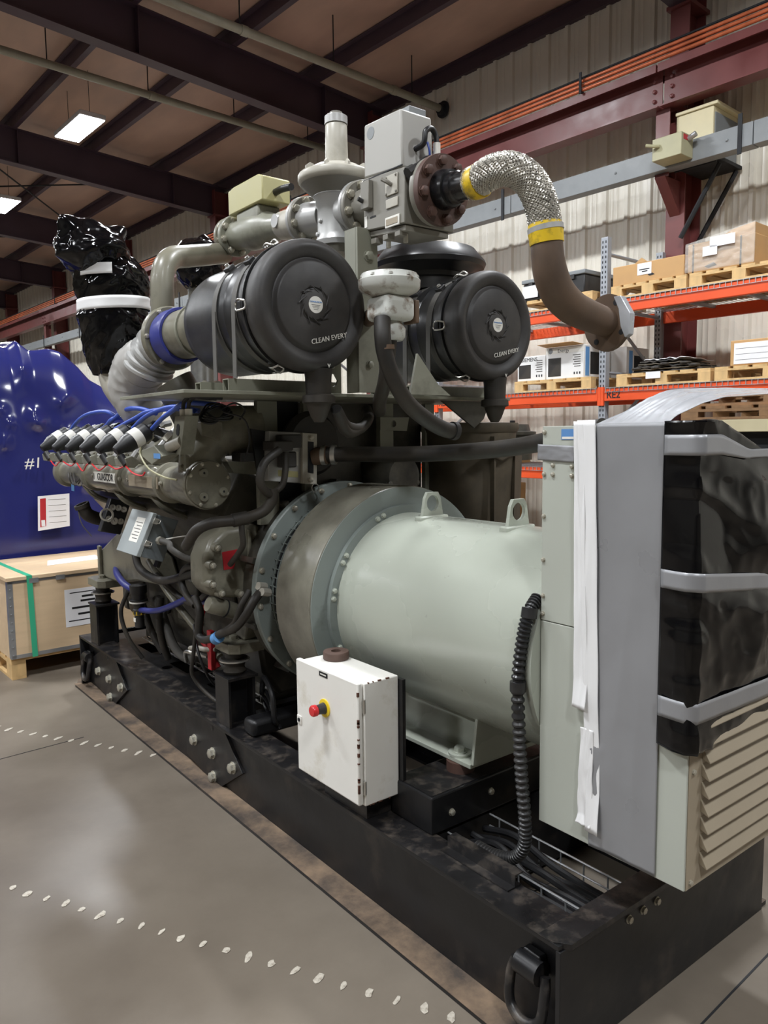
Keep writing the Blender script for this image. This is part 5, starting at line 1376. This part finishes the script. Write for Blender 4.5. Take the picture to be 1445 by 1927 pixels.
def bagfn(u, v):
    s = u * SL
    x = PX0 + max(0, s - .085)
    zb = .842 + .012 * noise.noise(Vector((x * 7, 0, 0))) + (.03 * max(0, x - 1.72) / .3)
    zt = ztop(x)
    if v <= .8:
        return sheet_pt(s, zb + (zt - zb) * v / .8)
    w = (v - .8) / .2
    p = sheet_pt(s, zt)
    k = max(0, min(1, (s - .11) / .12))
    return Vector((p.x, p.y + w * .30 * k, zt - .004 * (1 - k) + k * (.012 * math.sin(w * PI) + .012 * noise.noise(Vector((x * 8, w * 3, 0))))))
thick(add('sheet', g_grid(bagfn, 130, 150), 'bag', ps, sharp=75), .0015)
def band(parent, fn, h, s0, s1, taper, m):
    def g(u, v):
        s = s0 + (s1 - s0) * u
        x = PX0 + max(0, s - .085)
        hh = h * (1 - taper * max(0, min(1, (x - 1.70) / .14)))
        z = fn(x) + (v - .5) * hh
        p = sheet_pt(s, z, .004, True)
        return p + Vector((0, -1, 0)) * .0015 * noise.noise(Vector((x * 18, z * 9, 4)))
    return thick(add('tape_band', g_grid(g, 60, 6), m, parent, sharp=70), .0012)
for i, (fn, h, tp, lb) in enumerate(((BANDS[0], .047, .55, 'upper'), (BANDS[1], .044, 0, 'middle'), (BANDS[2], .050, 0, 'lower'))):
    t = thing('duct_tape', '%s silver tape band across the black polythene sheet' % lb, 'tape', (1.9, .91, fn(1.7)), group='silver tape bands on the polythene')
    band(t, fn, h, .006, SL, tp, 'duct')

# --- tall silver tape down the cabinet front, flaring over its top
st_ = thing('silver_tape_sheet', 'tall silver tape sheet down the cabinet front and over its top', 'tape', (1.626, 1.1, .5))
def tallfn(u, v):
    y = 1.205 - u * .195 + .004 * noise.noise(Vector((0, v * 3, u)))
    z = .502 + v * 1.117
    z -= (1 - v) * 0.0
    d = .002 + .0022 * ridged(Vector((y * 14, z * 1.2, 0)), 1.0) + (.004 * ridged(Vector((y * 20, z * 9, 0)), 1.0, 5) * max(0, 1 - u * 2.2) if z < .78 else 0)
    return Vector((1.629 - max(.0012, d), y, z))
thick(add('front_sheet', g_grid(tallfn, 40, 110), 'duct', st_, sharp=70), .001)
LB = [(1.627, 1.617), (1.75, 1.648), (1.86, 1.682), (1.97, 1.709), (2.2, 1.722), (2.5, 1.726), (2.62, 1.70), (2.66, 1.5)]
RB = [(1.627, 1.617), (1.69, 1.639), (1.807, 1.671), (1.908, 1.688), (2.089, 1.694), (2.4, 1.70), (2.56, 1.68), (2.60, 1.48)]
def filmfn(u, v):
    f = v * (len(LB) - 1)
    k = min(int(f), len(LB) - 2)
    t = f - k
    l = Vector(LB[k]).lerp(Vector(LB[k + 1]), t)
    r = Vector(RB[k]).lerp(Vector(RB[k + 1]), t)
    m = l.lerp(r, u)
    y = 1.205 + (1.005 - 1.205) * u + .02 * math.sin(v * 5)
    z = m.y + .009 * (ridged(Vector((u * 3.4 + v * 1.1, v * .9, 0)), 1.7) - .5) * min(1, v * 6)
    return Vector((m.x, y, z))
thick(add('top_film', g_grid(filmfn, 48, 70), 'duct_gloss', st_, sharp=70), .0012)
# --- white cloth tape strips beside it
wt = thing('white_tape', 'two hanging strips of white cloth tape on the cabinet front', 'tape', (1.624, 1.22, .53))
def strip(y0a, y0b, w_a, w_b, z0, z1, seed, curl):
    def g(u, v):
        z = z1 + (z0 - z1) * v
        w = w_a + (w_b - w_a) * v
        y = y0a + (y0b - y0a) * v + (.5 - u) * w + .004 * noise.noise(Vector((seed, v * 5, 0)))
        d = .004 + .003 * ridged(Vector((u * 2.2, v * 3, seed)), 1.0) + curl * max(0, v - .9) * 2.2 * (.6 + .4 * u)
        return Vector((1.6265 - d, y, z))
    return g_grid(g, 14, 70)
thick(add('long_strip', strip(1.232, 1.190, .055, .042, .545, 1.628, 1.0, .05), 'white_tape', wt, sharp=70), .001)
thick(add('short_strip', strip(1.256, 1.236, .03, .045, .872, 1.625, 2.0, .06), 'white_tape', wt, sharp=70), .001)
thick(add('lower_flap', strip(1.215, 1.218, .04, .05, .555, .82, 3.0, .05), 'white_tape', wt, sharp=70), .001)
dt = thing('edge_tape', 'short grey tape strip near the cabinet top left edge', 'tape', (1.628, 1.33, 1.53))
def dfn(u, v):
    return Vector((1.6285 - .0008 - .0016 * ridged(Vector((u * 3, v * 2, 9)), 1.3), 1.396 - u * .125, 1.523 + v * .043 - u * .004))
thick(add('tape_piece', g_grid(dfn, 24, 10), 'duct', dt), .001)
add('tape_fold', g_box((1.629, 1.383, 1.524), (1.70, 1.3865, 1.565)), 'duct', dt, smooth=False)

# --- black bag tied over the exhaust outlet of the near turbo
bg = thing('exhaust_bag', 'crumpled black bag tied with white tape over the left exhaust outlet', 'plastic bag', (1.34, 3.85, 1.9))
LOFT = [(1.335, 1.90, .10), (1.335, 1.96, .125), (1.335, 2.05, .15), (1.335, 2.16, .165), (1.34, 2.25, .168), (1.335, 2.33, .175), (1.325, 2.40, .165), (1.31, 2.46, .13), (1.31, 2.50, .05)]
def loft(u, v):
    f = v * (len(LOFT) - 1)
    k = min(int(f), len(LOFT) - 2)
    t = f - k
    a, b = LOFT[k], LOFT[k + 1]
    x, z, r = (a[i] + (b[i] - a[i]) * t for i in range(3))
    an = 2 * PI * u
    p = Vector((math.cos(an), math.sin(an), z * 2.2))
    tie = min(1.0, abs(z - 2.235) / .06)
    q = r * (.93 + .07 * tie) + crumple(Vector((p.x * .22, p.y * .22, z * 1.5 + math.sin(an) * .25)), .016, 5.5, 4.0) * (.25 + .75 * tie)
    return Vector((x + q * math.cos(an), 3.84 + q * math.sin(an), z))
add('bag_body', g_grid(loft, 96, 90, True), 'bag', bg, sharp=75)
def lump(cx, cy, cz, rx, ry, rz, seed, ears):
    def g(u, v):
        an, ph = 2 * PI * u, PI * (v - .5)
        d = Vector((math.cos(an) * math.cos(ph), math.sin(an) * math.cos(ph), math.sin(ph)))
        k = 1.0 + crumple(d * .45, .13, 2.0, seed)
        for e, h in ears:
            k += h * max(0, d.dot(Vector(e).normalized())) ** 28
        return Vector((cx + rx * d.x * k, cy + ry * d.y * k, cz + rz * d.z * k))
    return g_grid(g, 90, 60, True)
add('bag_top', lump(1.245, 3.82, 2.475, .165, .17, .125, 3.0, (((-.75, -.2, .9), .42), ((.75, -.2, .9), .45), ((-.2, -.3, 1), .12))), 'bag', bg, sharp=75)
def tie(z, h, r, u0, u1, cx):
    def g(u, v):
        an = u0 + (u1 - u0) * u
        rr = r + .003 * noise.noise(Vector((an * 3, v, 2)))
        return Vector((cx + rr * math.cos(an), 3.84 + rr * math.sin(an), z + (v - .5) * h + .012 * math.cos(an) ))
    return g_grid(g, 60, 5)
thick(add('white_tie', tie(2.235, .058, .170, 0, 2 * PI, 1.34), 'white_tape', bg), .0015)
thick(add('white_tie', tie(2.385, .05, .178, math.radians(205), math.radians(255), 1.325), 'white_tape', bg), .0015)
add('turbo_neck', g_tube([(1.335, 3.84, 1.93), (1.34, 3.82, 1.86), (1.37, 3.76, 1.78)], .085, seg=24), 'alu_warm', bg)
bg2 = thing('exhaust_bag', 'black bag over the far exhaust outlet, peeping above the riser pipe', 'plastic bag', (2.25, 4.85, 2.5))
add('bag_body', lump(2.27, 4.85, 2.72, .175, .17, .165, 8.0, (((.2, -.4, 1), .15),)), 'bag', bg2, sharp=75)
add('turbo_neck', g_tube([(2.27, 4.85, 2.65), (2.27, 4.85, 2.3), (2.2, 4.7, 1.7)], .08, seg=20), 'engine_dark', bg2)

# --- machine in navy shrink film behind
nw = thing('wrapped_machine', 'big machine under glossy navy blue shrink film marked #1', 'wrapped machine', (1.6, 7.6, 0))
TOPC = [(.2, 2.0), (.7, 2.28), (1.1, 2.33), (1.36, 2.31), (1.44, 2.285), (1.515, 2.35), (1.60, 2.285), (1.75, 2.29), (1.84, 2.265), (1.98, 2.165), (2.06, 2.075), (2.27, 1.96), (2.36, 1.80), (2.55, 1.55), (2.7, 1.2), (2.75, .6)]
def topz(x):
    for a, b in zip(TOPC, TOPC[1:]):
        if a[0] <= x <= b[0]:
            return a[1] + (b[1] - a[1]) * (x - a[0]) / (b[0] - a[0])
    return TOPC[0][1] if x < TOPC[0][0] else TOPC[-1][1]
PK = [q for q in [(RN.uniform(.9, 2.5), RN.uniform(1.2, 2.2), RN.uniform(.02, .05)) for _ in range(30)] if not (1.4 < q[0] < 1.85 and q[1] < 1.55)]
def navy(u, v):
    # front face (v<.55) from floor to shoulder, then over the top to the back
    x = .2 + u * 2.55
    zt = topz(x)
    if v < .6:
        t = v / .6
        z = .12 + (zt - .12) * t
        yy = 6.42 + .10 * (1 - math.sin(min(1, t * 1.02) * PI * .5)) * 0 + .30 * max(0, t - .82) ** 2 / .0324 * .5
        d = .035 * noise.noise(Vector((x * 1.7, z * 1.5, 3)))
        for (px, pz, h) in PK:
            r2 = (x - px) ** 2 + (z - pz) ** 2
            d += h * math.exp(-math.sqrt(r2 + 1e-5) / .055)
        side = min(1, u / .05) * min(1, (1 - u) / .05)
        return Vector((x, yy - d * side + .25 * (1 - side), z))
    w = (v - .6) / .4
    y = 6.57 + w * 2.2
    return Vector((x, y, zt + .05 * math.sin(w * PI) + .03 * noise.noise(Vector((x * 3, w * 5, 1))) - (w ** 6) * 1.6))
add('film', g_grid(navy, 170, 150), 'navy_wrap', nw, sharp=80)
add('inner_block', g_box((.35, 6.75, 0.0), (2.35, 8.6, 1.5)), 'navy_wrap', nw, smooth=False)
add('timber_skid', g_box((.3, 6.8, 0), (2.5, 6.95, .11)), 'oldpallet', nw, smooth=False)
text('#1', 'white_small', nw, (1.528, 6.325, 1.40), (1, 0, .0), (0, 0, 1), .115, ext=.002, shear=.1)
dpx = thing('document_pouch', 'clear document pouch with red stripe stuck on the blue film', 'document pouch', (1.67, 6.345, .88))
def pouch(x0, x1, z0, z1, y): return [(x0, y, z0), (x1, y - .0, z0 + .02), (x1 + .01, y, z1), (x0 + .012, y, z1 - .01)]
add('pouch', g_prism(pouch(1.543, 1.782, .872, 1.152, 6.35), (0, .004, 0)), 'paper', dpx, smooth=False)
add('red_stripe', g_prism([(1.560, 6.348, .90), (1.604, 6.348, .905), (1.612, 6.348, 1.125), (1.570, 6.348, 1.122)], (0, .0015, 0)), 'red_label', dpx, smooth=False)
for k in range(5):
    add('fold_line', g_box((1.63, 6.3485, .93 + k * .045), (1.76, 6.3495, .932 + k * .045)), 'rubber_dusty', dpx, smooth=False)
add('stripe_mark', g_box((1.570, 6.3475, .905), (1.598, 6.348, .955)), 'paper', dpx, smooth=False)

# --- plywood crate on a pallet
def mk_pallet(label, x0, y0, z0, lx, ly, m, n=6, h=.13, group=None, along='x'):
    """deck boards run along x, three runners with blocks along y"""
    t = thing('pallet', label, 'pallet', (x0 + lx / 2, y0 + ly / 2, z0), group=group)
    bt = .018
    for i in range(n):
        w = ly / n * .78
        y = y0 + i * (ly - w) / (n - 1)
        add('deck_board', g_box((x0, y, z0 + h - bt), (x0 + lx, y + w, z0 + h)), m, t, smooth=False)
    for i in range(3):
        w = .09
        x = x0 + i * (lx - w) / 2
        add('runner_top', g_box((x, y0, z0 + h - bt * 2), (x + w, y0 + ly, z0 + h - bt - .0004)), m, t, smooth=False)
        for j in range(3):
            y = y0 + j * (ly - .12) / 2
            add('block', g_box((x, y, z0 + bt), (x + w, y + .12, z0 + h - bt * 2 - .0004)), m, t, smooth=False)
        add('runner_bottom', g_box((x, y0, z0), (x + w, y0 + ly, z0 + bt - .0004)), m, t, smooth=False)
    return t
set_frame(Matrix.Translation((1.105, 5.42, 0)) @ Matrix.Rotation(math.radians(2.5), 4, 'Z'))
mk_pallet('pale wooden pallet under the plywood crate', 0, 0, 0.0005, 1.25, .83, 'pallet', n=6, h=.14)
cr = thing('plywood_crate', 'pale plywood crate with green strap beside the frame', 'crate', (.6, .45, .15))
add('crate_body', g_box((.0, -.02, .142), (1.24, .82, .665)), 'plywood', cr, smooth=False, bevel=.003)
add('crate_lid', g_box((-.012, -.032, .6655), (1.252, .832, .69)), 'plywood', cr, smooth=False, bevel=.002)
for z0, z1 in ((.145, .17), (.648, .664)):
    add('steel_edge', g_box((.003, -.0225, z0), (1.237, -.0202, z1)), 'galv', cr, smooth=False)
add('steel_edge', g_box((-.0012, -.0225, .145), (.03, -.0203, .66)), 'galv', cr, smooth=False)
add('steel_edge', g_box((-.0025, -.02, .145), (-.0003, .02, .66)), 'galv', cr, smooth=False)
for i in range(9):
    bolt(cr, (.012, -.0226, .17 + i * .055), (0, -1, 0), .009, 'galv', name='nail')
for x in (.13, .30, .7):
    add('lid_clip', g_box((x, -.035, .64), (x + .06, -.0327, .672)), 'galv', cr, smooth=False)
sp = add('green_strap', g_prism([(.125, -.0345, .142), (.160, -.0345, .142), (.150, -.0345, .690), (.115, -.0345, .690)], (0, .0016, 0)), 'green_strap', cr, smooth=False, label='green plastic strap')
add('strap_top', g_prism([(.115, -.034, .6906), (.150, -.034, .6906), (-.10, .90, .6906), (-.135, .90, .6906)] if False else [(.115, -.034, .6906), (.150, -.034, .6906), (.140, .83, .6906), (.105, .83, .6906)], (0, 0, .0014)), 'green_strap', sp, smooth=False)
pl = add('shipping_label', g_box((.355, -.0222, .30), (.66, -.0206, .56)), 'paper', cr, smooth=False, label='white printed shipping label')
for i, (a, b, z) in enumerate(((.39, .56, .53), (.47, .55, .495), (.46, .56, .465), (.40, .60, .42), (.44, .58, .375))):
    add('print_line', g_box((a, -.0228, z), (b, -.0222, z + (.006 if i == 0 else .014))), 'ink', pl, smooth=False)
add('print_bar', g_box((.375, -.0228, .335), (.60, -.0222, .342)), 'ink', pl, smooth=False)
add('top_label', g_prism([(.35, .30, .6905), (.75, .34, .6905), (.78, .55, .6905), (.42, .52, .6905)], (0, 0, .001)), 'paper', cr, smooth=False)
set_frame(IDN)

# ================================================================== PALLET RACK along the wall
set_frame(BLD)
rk = thing('pallet_rack', 'orange and grey pallet rack standing along the cream wall', 'rack', (7.5, 5.8, 0))
RX0, RX1 = 7.0, 8.07
RY = [2.20, 4.60, 7.02, 9.46]
LV = [1.20, 2.03, 2.91]
def holes_geo(x, y, w, z1):
    gs = []
    for k in range(int(z1 / .05)):
        for dy in (-.018, .018):
            gs.append(g_box((x - .0012, y + dy - .006, .05 + k * .05), (x, y + dy + .006, .075 + k * .05)))
    return g_join(*gs)
for y in RY:
    for x in (RX0, RX1):
        p = add('upright_post', g_box((x, y - .04, 0.0), (x + .07, y + .04, 3.56)), 'upright', rk, smooth=False, bevel=.003)
        add('post_holes', holes_geo(x, y, .08, 3.54), 'hole', p, smooth=False, kind='stuff')
        add('foot_plate', g_box((x - .03, y - .07, 0), (x + .1, y + .07, .008)), 'upright', p, smooth=False)
    zs = [.2, .75, 1.5, 2.2, 2.85, 3.4]
    for i, z in enumerate(zs):
        add('frame_brace', g_tube([(RX0 + .06, y, z), (RX1 + .01, y, z)], .018, seg=6), 'upright', rk)
        if i < len(zs) - 1:
            a, b = (RX0 + .06, RX1 + .01) if i % 2 == 0 else (RX1 + .01, RX0 + .06)
            add('frame_brace', g_tube([(a, y, z), (b, y, zs[i + 1])], .018, seg=6), 'upright', rk)
for k in range(3):
    y0, y1 = RY[k] + .041, RY[k + 1] - .041
    for zt in LV:
        for x, s in ((RX0 - .022, 1), (RX1 + .042, -1)):
            b = add('load_beam', g_prism([(x, y0, zt - .125), (x + .05, y0, zt - .125), (x + .05, y0, zt - (.045 if s > 0 else 0)), (x + (.02 if s > 0 else .03), y0, zt - (.045 if s > 0 else 0)), (x + (.02 if s > 0 else .03), y0, zt), (x, y0, zt - (0 if s > 0 else .045))] if False else [(x, y0, zt - .125), (x + .05, y0, zt - .125), (x + .05, y0, zt), (x, y0, zt)], (0, y1 - y0, 0)), 'orange', rk, smooth=False, bevel=.006)
            for ye in (y0 - .04, y1 + .005):
                add('beam_end_plate', g_box((x - .004, ye, zt - .17), (x + .02, ye + .035, zt + .02)), 'orange', b, smooth=False)
        # wire deck: rods, cross rods and the lip hooked over the front beam
        gs = []
        n = 44
        for i in range(n):
            y = y0 + .02 + (y1 - y0 - .04) * i / (n - 1)
            gs.append(g_box((RX0 - .026, y - .003, zt + .002), (RX1 + .09, y + .003, zt + .008)))
            gs.append(g_box((RX0 - .03, y - .003, zt - .035), (RX0 - .024, y + .003, zt + .008)))
        for x in (RX0 - .03, RX0 + .3, RX0 + .6, RX0 + .9):
            gs.append(g_box((x, y0 + .01, zt + .008), (x + .006, y1 - .01, zt + .013)))
        gs.append(g_box((RX0 - .032, y0 + .01, zt - .036), (RX0 - .026, y1 - .01, zt - .031)))
        add('wire_deck', g_join(*gs), 'galv', rk, smooth=False, kind='stuff')
        for f in (.25, .5, .75):
            y = y0 + (y1 - y0) * f
            add('deck_channel', g_box((RX0 + .03, y - .02, zt - .03), (RX1 + .04, y + .02, zt + .001)), 'upright', rk, smooth=False)
def on_beam(s, y, z): text(s, 'ink', rk, (RX0 - .0235, y, z), (0, -1, 0), (0, 0, 1), .10, ext=.001, bold=.001)
on_beam('RE2', 4.45, 1.965)
on_beam('RD2', 6.87, 1.965)
on_beam('RD3', 6.84, 1.13)

# --- loads
def wall_pallet(label, y0, y1, z, m='pallet'):
    return mk_pallet(label, RX0 - .02, y0, z + .0135, 1.05, y1 - y0, m, n=6, h=.125, group='pallets on the orange rack')
wall_pallet('pallet on the top rack level under the open carton', 3.70, 4.50, LV[2])
wall_pallet('pallet on the top rack level under the film wrapped carton', 2.75, 3.67, LV[2])
wall_pallet('pallet on the top rack level under the black tool case', 4.72, 5.75, LV[2])
wall_pallet('pallet on the middle rack level under the white cartons', 4.72, 5.74, LV[1])
wall_pallet('pallet on the middle rack level under the dark gasket stack', 3.44, 4.42, LV[1])
wall_pallet('pallet on the middle rack level under the strapped paper carton', 2.42, 3.40, LV[1])
HZ = .139
def carton(name, label, a, b, m, cat='carton', top_open=False):
    t = thing(name, label, cat, ((a[0] + b[0]) / 2, (a[1] + b[1]) / 2, a[2]))
    add('carton_body', g_box(a, b), m, t, bevel=.006)
    return t
c1 = carton('carton', 'open brown carton with torn flap and white label on rack', (7.0, 3.735, LV[2] + HZ), (7.75, 4.495, LV[2] + HZ + .19), 'card')
add('torn_flap', g_prism([(7.0, 4.25, LV[2] + HZ + .19), (7.0, 4.12, LV[2] + HZ + .19), (7.0, 4.18, LV[2] + HZ + .235)], (.02, 0, 0)), 'card', c1, smooth=False)
l = add('paper_label', g_box((6.997, 4.07, LV[2] + HZ + .07), (6.9995, 4.22, LV[2] + HZ + .18)), 'paper', c1, smooth=False)
for k in range(2):
    add('print_line', g_box((6.9965, 4.09 + .02 * k, LV[2] + HZ + .115 - .02 * k), (6.997, 4.20 - .03 * k, LV[2] + HZ + .125 - .02 * k)), 'ink', l, smooth=False)
add('torn_hole', g_prism([(6.9985, 4.03, LV[2] + HZ + .055), (6.9985, 4.06, LV[2] + HZ + .075), (6.9985, 4.11, LV[2] + HZ + .065), (6.9985, 4.09, LV[2] + HZ + .05)], (.001, 0, 0)), 'hole', c1, smooth=False)
c2 = carton('carton', 'tall brown carton wrapped in clear film at the right picture edge', (7.0, 3.09, LV[2] + HZ), (7.8, 3.70, LV[2] + HZ + .265), 'card')
add('upper_step', g_prism([(7.02, 3.10, LV[2] + HZ + .264), (7.02, 3.45, LV[2] + HZ + .264), (7.02, 3.30, LV[2] + HZ + .33), (7.02, 3.10, LV[2] + HZ + .36)], (.7, 0, 0)), 'card', c2, smooth=False)
M['film'] = mat('clear_stretch_film', (226, 222, 214), 0.12, var=0.05, alpha=0.22, bump=0.6, bscale=18)
thick(add('clear_film', g_grid(lambda u, v: (6.988 - .012 * abs(noise.noise(Vector((u * 6, v * 5, 2)))), 3.72 - u * .64, LV[2] + HZ + .01 + v * (.26 + .09 * u)), 40, 24), 'film', c2), .001)
for y0, y1, z0, z1 in ((3.41, 3.545, .13, .215), (3.25, 3.48, .20, .29)):
    add('paper_label', g_box((6.972, y0, LV[2] + HZ + z0), (6.9745, y1, LV[2] + HZ + z1)), 'paper', c2, smooth=False)
for y in (3.64, 3.2):
    add('black_strap', g_box((6.9975, y, LV[2] + HZ), (6.9995, y + .015, LV[2] + HZ + .26)), 'ink', c2, smooth=False)
add('torn_hole', g_prism([(6.9985, 3.42, LV[2] + HZ + .04), (6.9985, 3.45, LV[2] + HZ + .07), (6.9985, 3.54, LV[2] + HZ + .045), (6.9985, 3.50, LV[2] + HZ + .025)], (.001, 0, 0)), 'hole', c2, smooth=False)
bk = thing('tool_case', 'black plastic case with grey lid and white paper on rack', 'case', (7.3, 5.3, LV[2] + HZ))
add('case_body', g_box((7.0, 4.83, LV[2] + HZ), (7.6, 5.64, LV[2] + HZ + .19)), 'black', bk, bevel=.012)
add('case_lid', g_box((6.985, 4.815, LV[2] + HZ + .191), (7.615, 5.655, LV[2] + HZ + .235)), 'raceway', bk, bevel=.008)
for y in (4.95, 5.25, 5.5):
    add('case_latch', g_box((6.978, y, LV[2] + HZ + .15), (6.9995, y + .05, LV[2] + HZ + .20)), 'black', bk, bevel=.003)
add('paper_sheet', g_box((6.975, 5.42, LV[2] + HZ + .03), (6.978, 5.63, LV[2] + HZ + .16)), 'paper', bk, smooth=False)
# white product cartons
def white_carton(label, y0, y1, h, d, dark0, blue):
    t = carton('product_carton', label, (7.02, y0, LV[1] + HZ), (7.02 + d, y1, LV[1] + HZ + h), 'white')
    z = LV[1] + HZ
    add('dark_window_print', g_box((7.018, y1 - dark0 - .17, z + .03), (7.0195, y1 - dark0, z + h * .66)), 'rubber', t, smooth=False)
    for k in range(6):
        add('print_line', g_box((7.018, y0 + .04, z + h * .35 + k * .024), (7.0195, y0 + .04 + .08 + .015 * (k % 2), z + h * .35 + .008 + k * .024)), 'rubber_dusty', t, smooth=False)
    for k in range(3):
        add('care_mark', g_box((7.018, y0 + .04 + k * .035, z + .04), (7.0195, y0 + .055 + k * .035, z + .065)), 'ink', t, smooth=False)
    if blue:
        add('blue_band', g_box((7.018, y0, z + h - .07), (7.0195, y1, z + h - .012)), 'white_small', t, smooth=False)
        add('round_logo', g_lathe((7.018, y1 - .06, z + h - .04), (-1, 0, 0), [(0, 0), (0, .03), (.001, .03), (.001, 0)], 20), 'raceway', t)
        add('end_band', g_box((7.05, y0 - .0015, z + .02), (7.12, y0 - .0003, z + h - .02)), 'blue_tape', t, smooth=False)
        add('end_window_print', g_box((7.14, y0 - .0015, z + .04), (7.34, y0 - .0003, z + h * .8)), 'ink', t, smooth=False)
    return t
w1 = white_carton('low white carton with grey window print, nearest the air cleaner', 5.34, 5.73, .275, .5, .02, False)
text('SIEMENS', 'ink', w1, (7.0185, 5.56, LV[1] + HZ + .235), (0, -1, 0), (0, 0, 1), .06)
w2 = white_carton('open white carton with blue band below the rusty pipe flange', 4.84, 5.33, .345, .5, .03, True)
text('Energy', 'ink', w2, (7.0175, 5.10, LV[1] + HZ + .30), (0, -1, 0), (0, 0, 1), .055)
add('open_flap', g_prism([(7.02, 4.84, LV[1] + HZ + .346), (7.02, 5.33, LV[1] + HZ + .346), (6.90, 5.36, LV[1] + HZ + .37), (6.90, 4.9, LV[1] + HZ + .37)], (0, 0, .004)), 'card', w2, smooth=False)
w3 = thing('product_carton', 'white carton with black end print behind the rack upright', 'carton', (7.5, 4.5, LV[1] + HZ))
add('carton_body', g_box((7.55, 4.66, LV[1] + HZ), (8.0, 5.2, LV[1] + HZ + .34)), 'white', w3, bevel=.006)
add('end_window_print', g_box((7.70, 4.658, LV[1] + HZ + .04), (7.92, 4.6597, LV[1] + HZ + .25)), 'ink', w3, smooth=False)
add('end_band', g_box((7.60, 4.658, LV[1] + HZ + .02), (7.67, 4.6597, LV[1] + HZ + .30)), 'blue_tape', w3, smooth=False)
# dark gasket stack
gk = thing('gasket_stack', 'flat stack of dark gaskets and torn paper on a pallet', 'gasket stack', (7.3, 3.9, LV[1] + HZ))
for k in range(5):
    w = .42 - .05 * k
    z = LV[1] + HZ + k * .024
    def gf_(u, v, k=k, w=w, z=z):
        y = 3.90 + (u - .5) * 2 * w * (.85 + .2 * noise.noise(Vector((k, v * 3, 1)))) + .06 * k * .4
        x = 7.02 + v * .7
        return (x, y, z + .012 * noise.noise(Vector((u * 9, v * 4, k))) + .006)
    o = add('gasket_sheet', g_grid(gf_, 26, 10), 'rubber' if k % 2 == 0 else 'canvas', gk)
    thick(o, .012)
o = add('paper_cover', g_grid(lambda u, v: (7.04 + v * .6, 4.15 - u * .42, LV[1] + HZ + .125 + .02 * noise.noise(Vector((u * 7, v * 3, 5)))), 26, 10), 'paper', gk)
thick(o, .005)
for i in range(7):
    add('gasket_lump', g_xf(g_lathe((0, 0, 0), (0, 0, 1), [(0, 0), (0, .05), (.012, .055), (.024, .045), (.026, 0)], 14), Matrix.Translation((7.03 + .02 * (i % 3), 3.62 + i * .1, LV[1] + HZ + .03 + .03 * (i % 2)))), 'rubber', gk)
add('paper_tag', g_box((6.965, 3.93, LV[1] + .075), (6.9685, 4.085, LV[1] + .14)), 'paper', gk, smooth=False)
c3 = carton('carton', 'small brown carton fronted by white paper at the right picture edge', (7.0, 2.66, LV[1] + HZ), (7.5, 3.27, LV[1] + HZ + .225), 'card')
add('paper_front', g_box((6.996, 2.70, LV[1] + HZ + .015), (6.9995, 3.235, LV[1] + HZ + .20)), 'paper', c3, smooth=False)
for k in range(3):
    add('crease_line', g_box((6.9954, 2.72, LV[1] + HZ + .05 + k * .05), (6.996, 3.22, LV[1] + HZ + .053 + k * .05)), 'rubber_dusty', c3, smooth=False)
# lower level goods glimpsed past the engine
c4 = carton('carton', 'brown carton on the rack floor glimpsed behind the drum', (7.1, 6.3, .0), (7.9, 6.98, .95), 'card')
add('tape_strip', g_box((7.097, 6.6, 0), (7.0995, 6.66, .95)), 'taupe', c4, smooth=False)
c5 = carton('carton', 'brown carton on the lowest rack beam behind the thick hose', (7.05, 6.15, LV[0] + .0135), (7.8, 6.85, LV[0] + .42), 'card')
add('tape_strip', g_box((7.047, 6.47, LV[0] + .0135), (7.0495, 6.53, LV[0] + .42)), 'taupe', c5, smooth=False)
# cream steel cabinet with old pallets on top, behind the terminal cabinet
cc_ = thing('cream_machine', 'cream steel machine frame behind the polythene sheet', 'machine', (5.5, 2.0, 0))
add('top_rail', g_box((5.0, 1.2, 1.585), (6.1, 2.70, 1.665)), 'cream_box', cc_, smooth=False, bevel=.004)
for x in (5.03, 6.0):
    for y in (1.24, 2.6):
        add('leg', g_box((x, y, 0), (x + .06, y + .06, 1.585)), 'cream_box', cc_, smooth=False)
add('dark_panel', g_box((5.1, 1.32, .3), (5.99, 2.58, 1.584)), 'hole', cc_, smooth=False)
add('rail_slot', g_box((4.998, 2.36, 1.61), (4.9997, 2.368, 1.645)), 'hole', cc_, smooth=False)
for k in range(2):
    mk_pallet(('lower' if k == 0 else 'upper') + ' old brown pallet stacked on the cream machine', 5.0 + .02 * k, 1.5, 1.6655 + k * .091, 1.0, 1.16 - .03 * k, 'oldpallet', n=7, h=.09, group='old pallets on the cream machine')
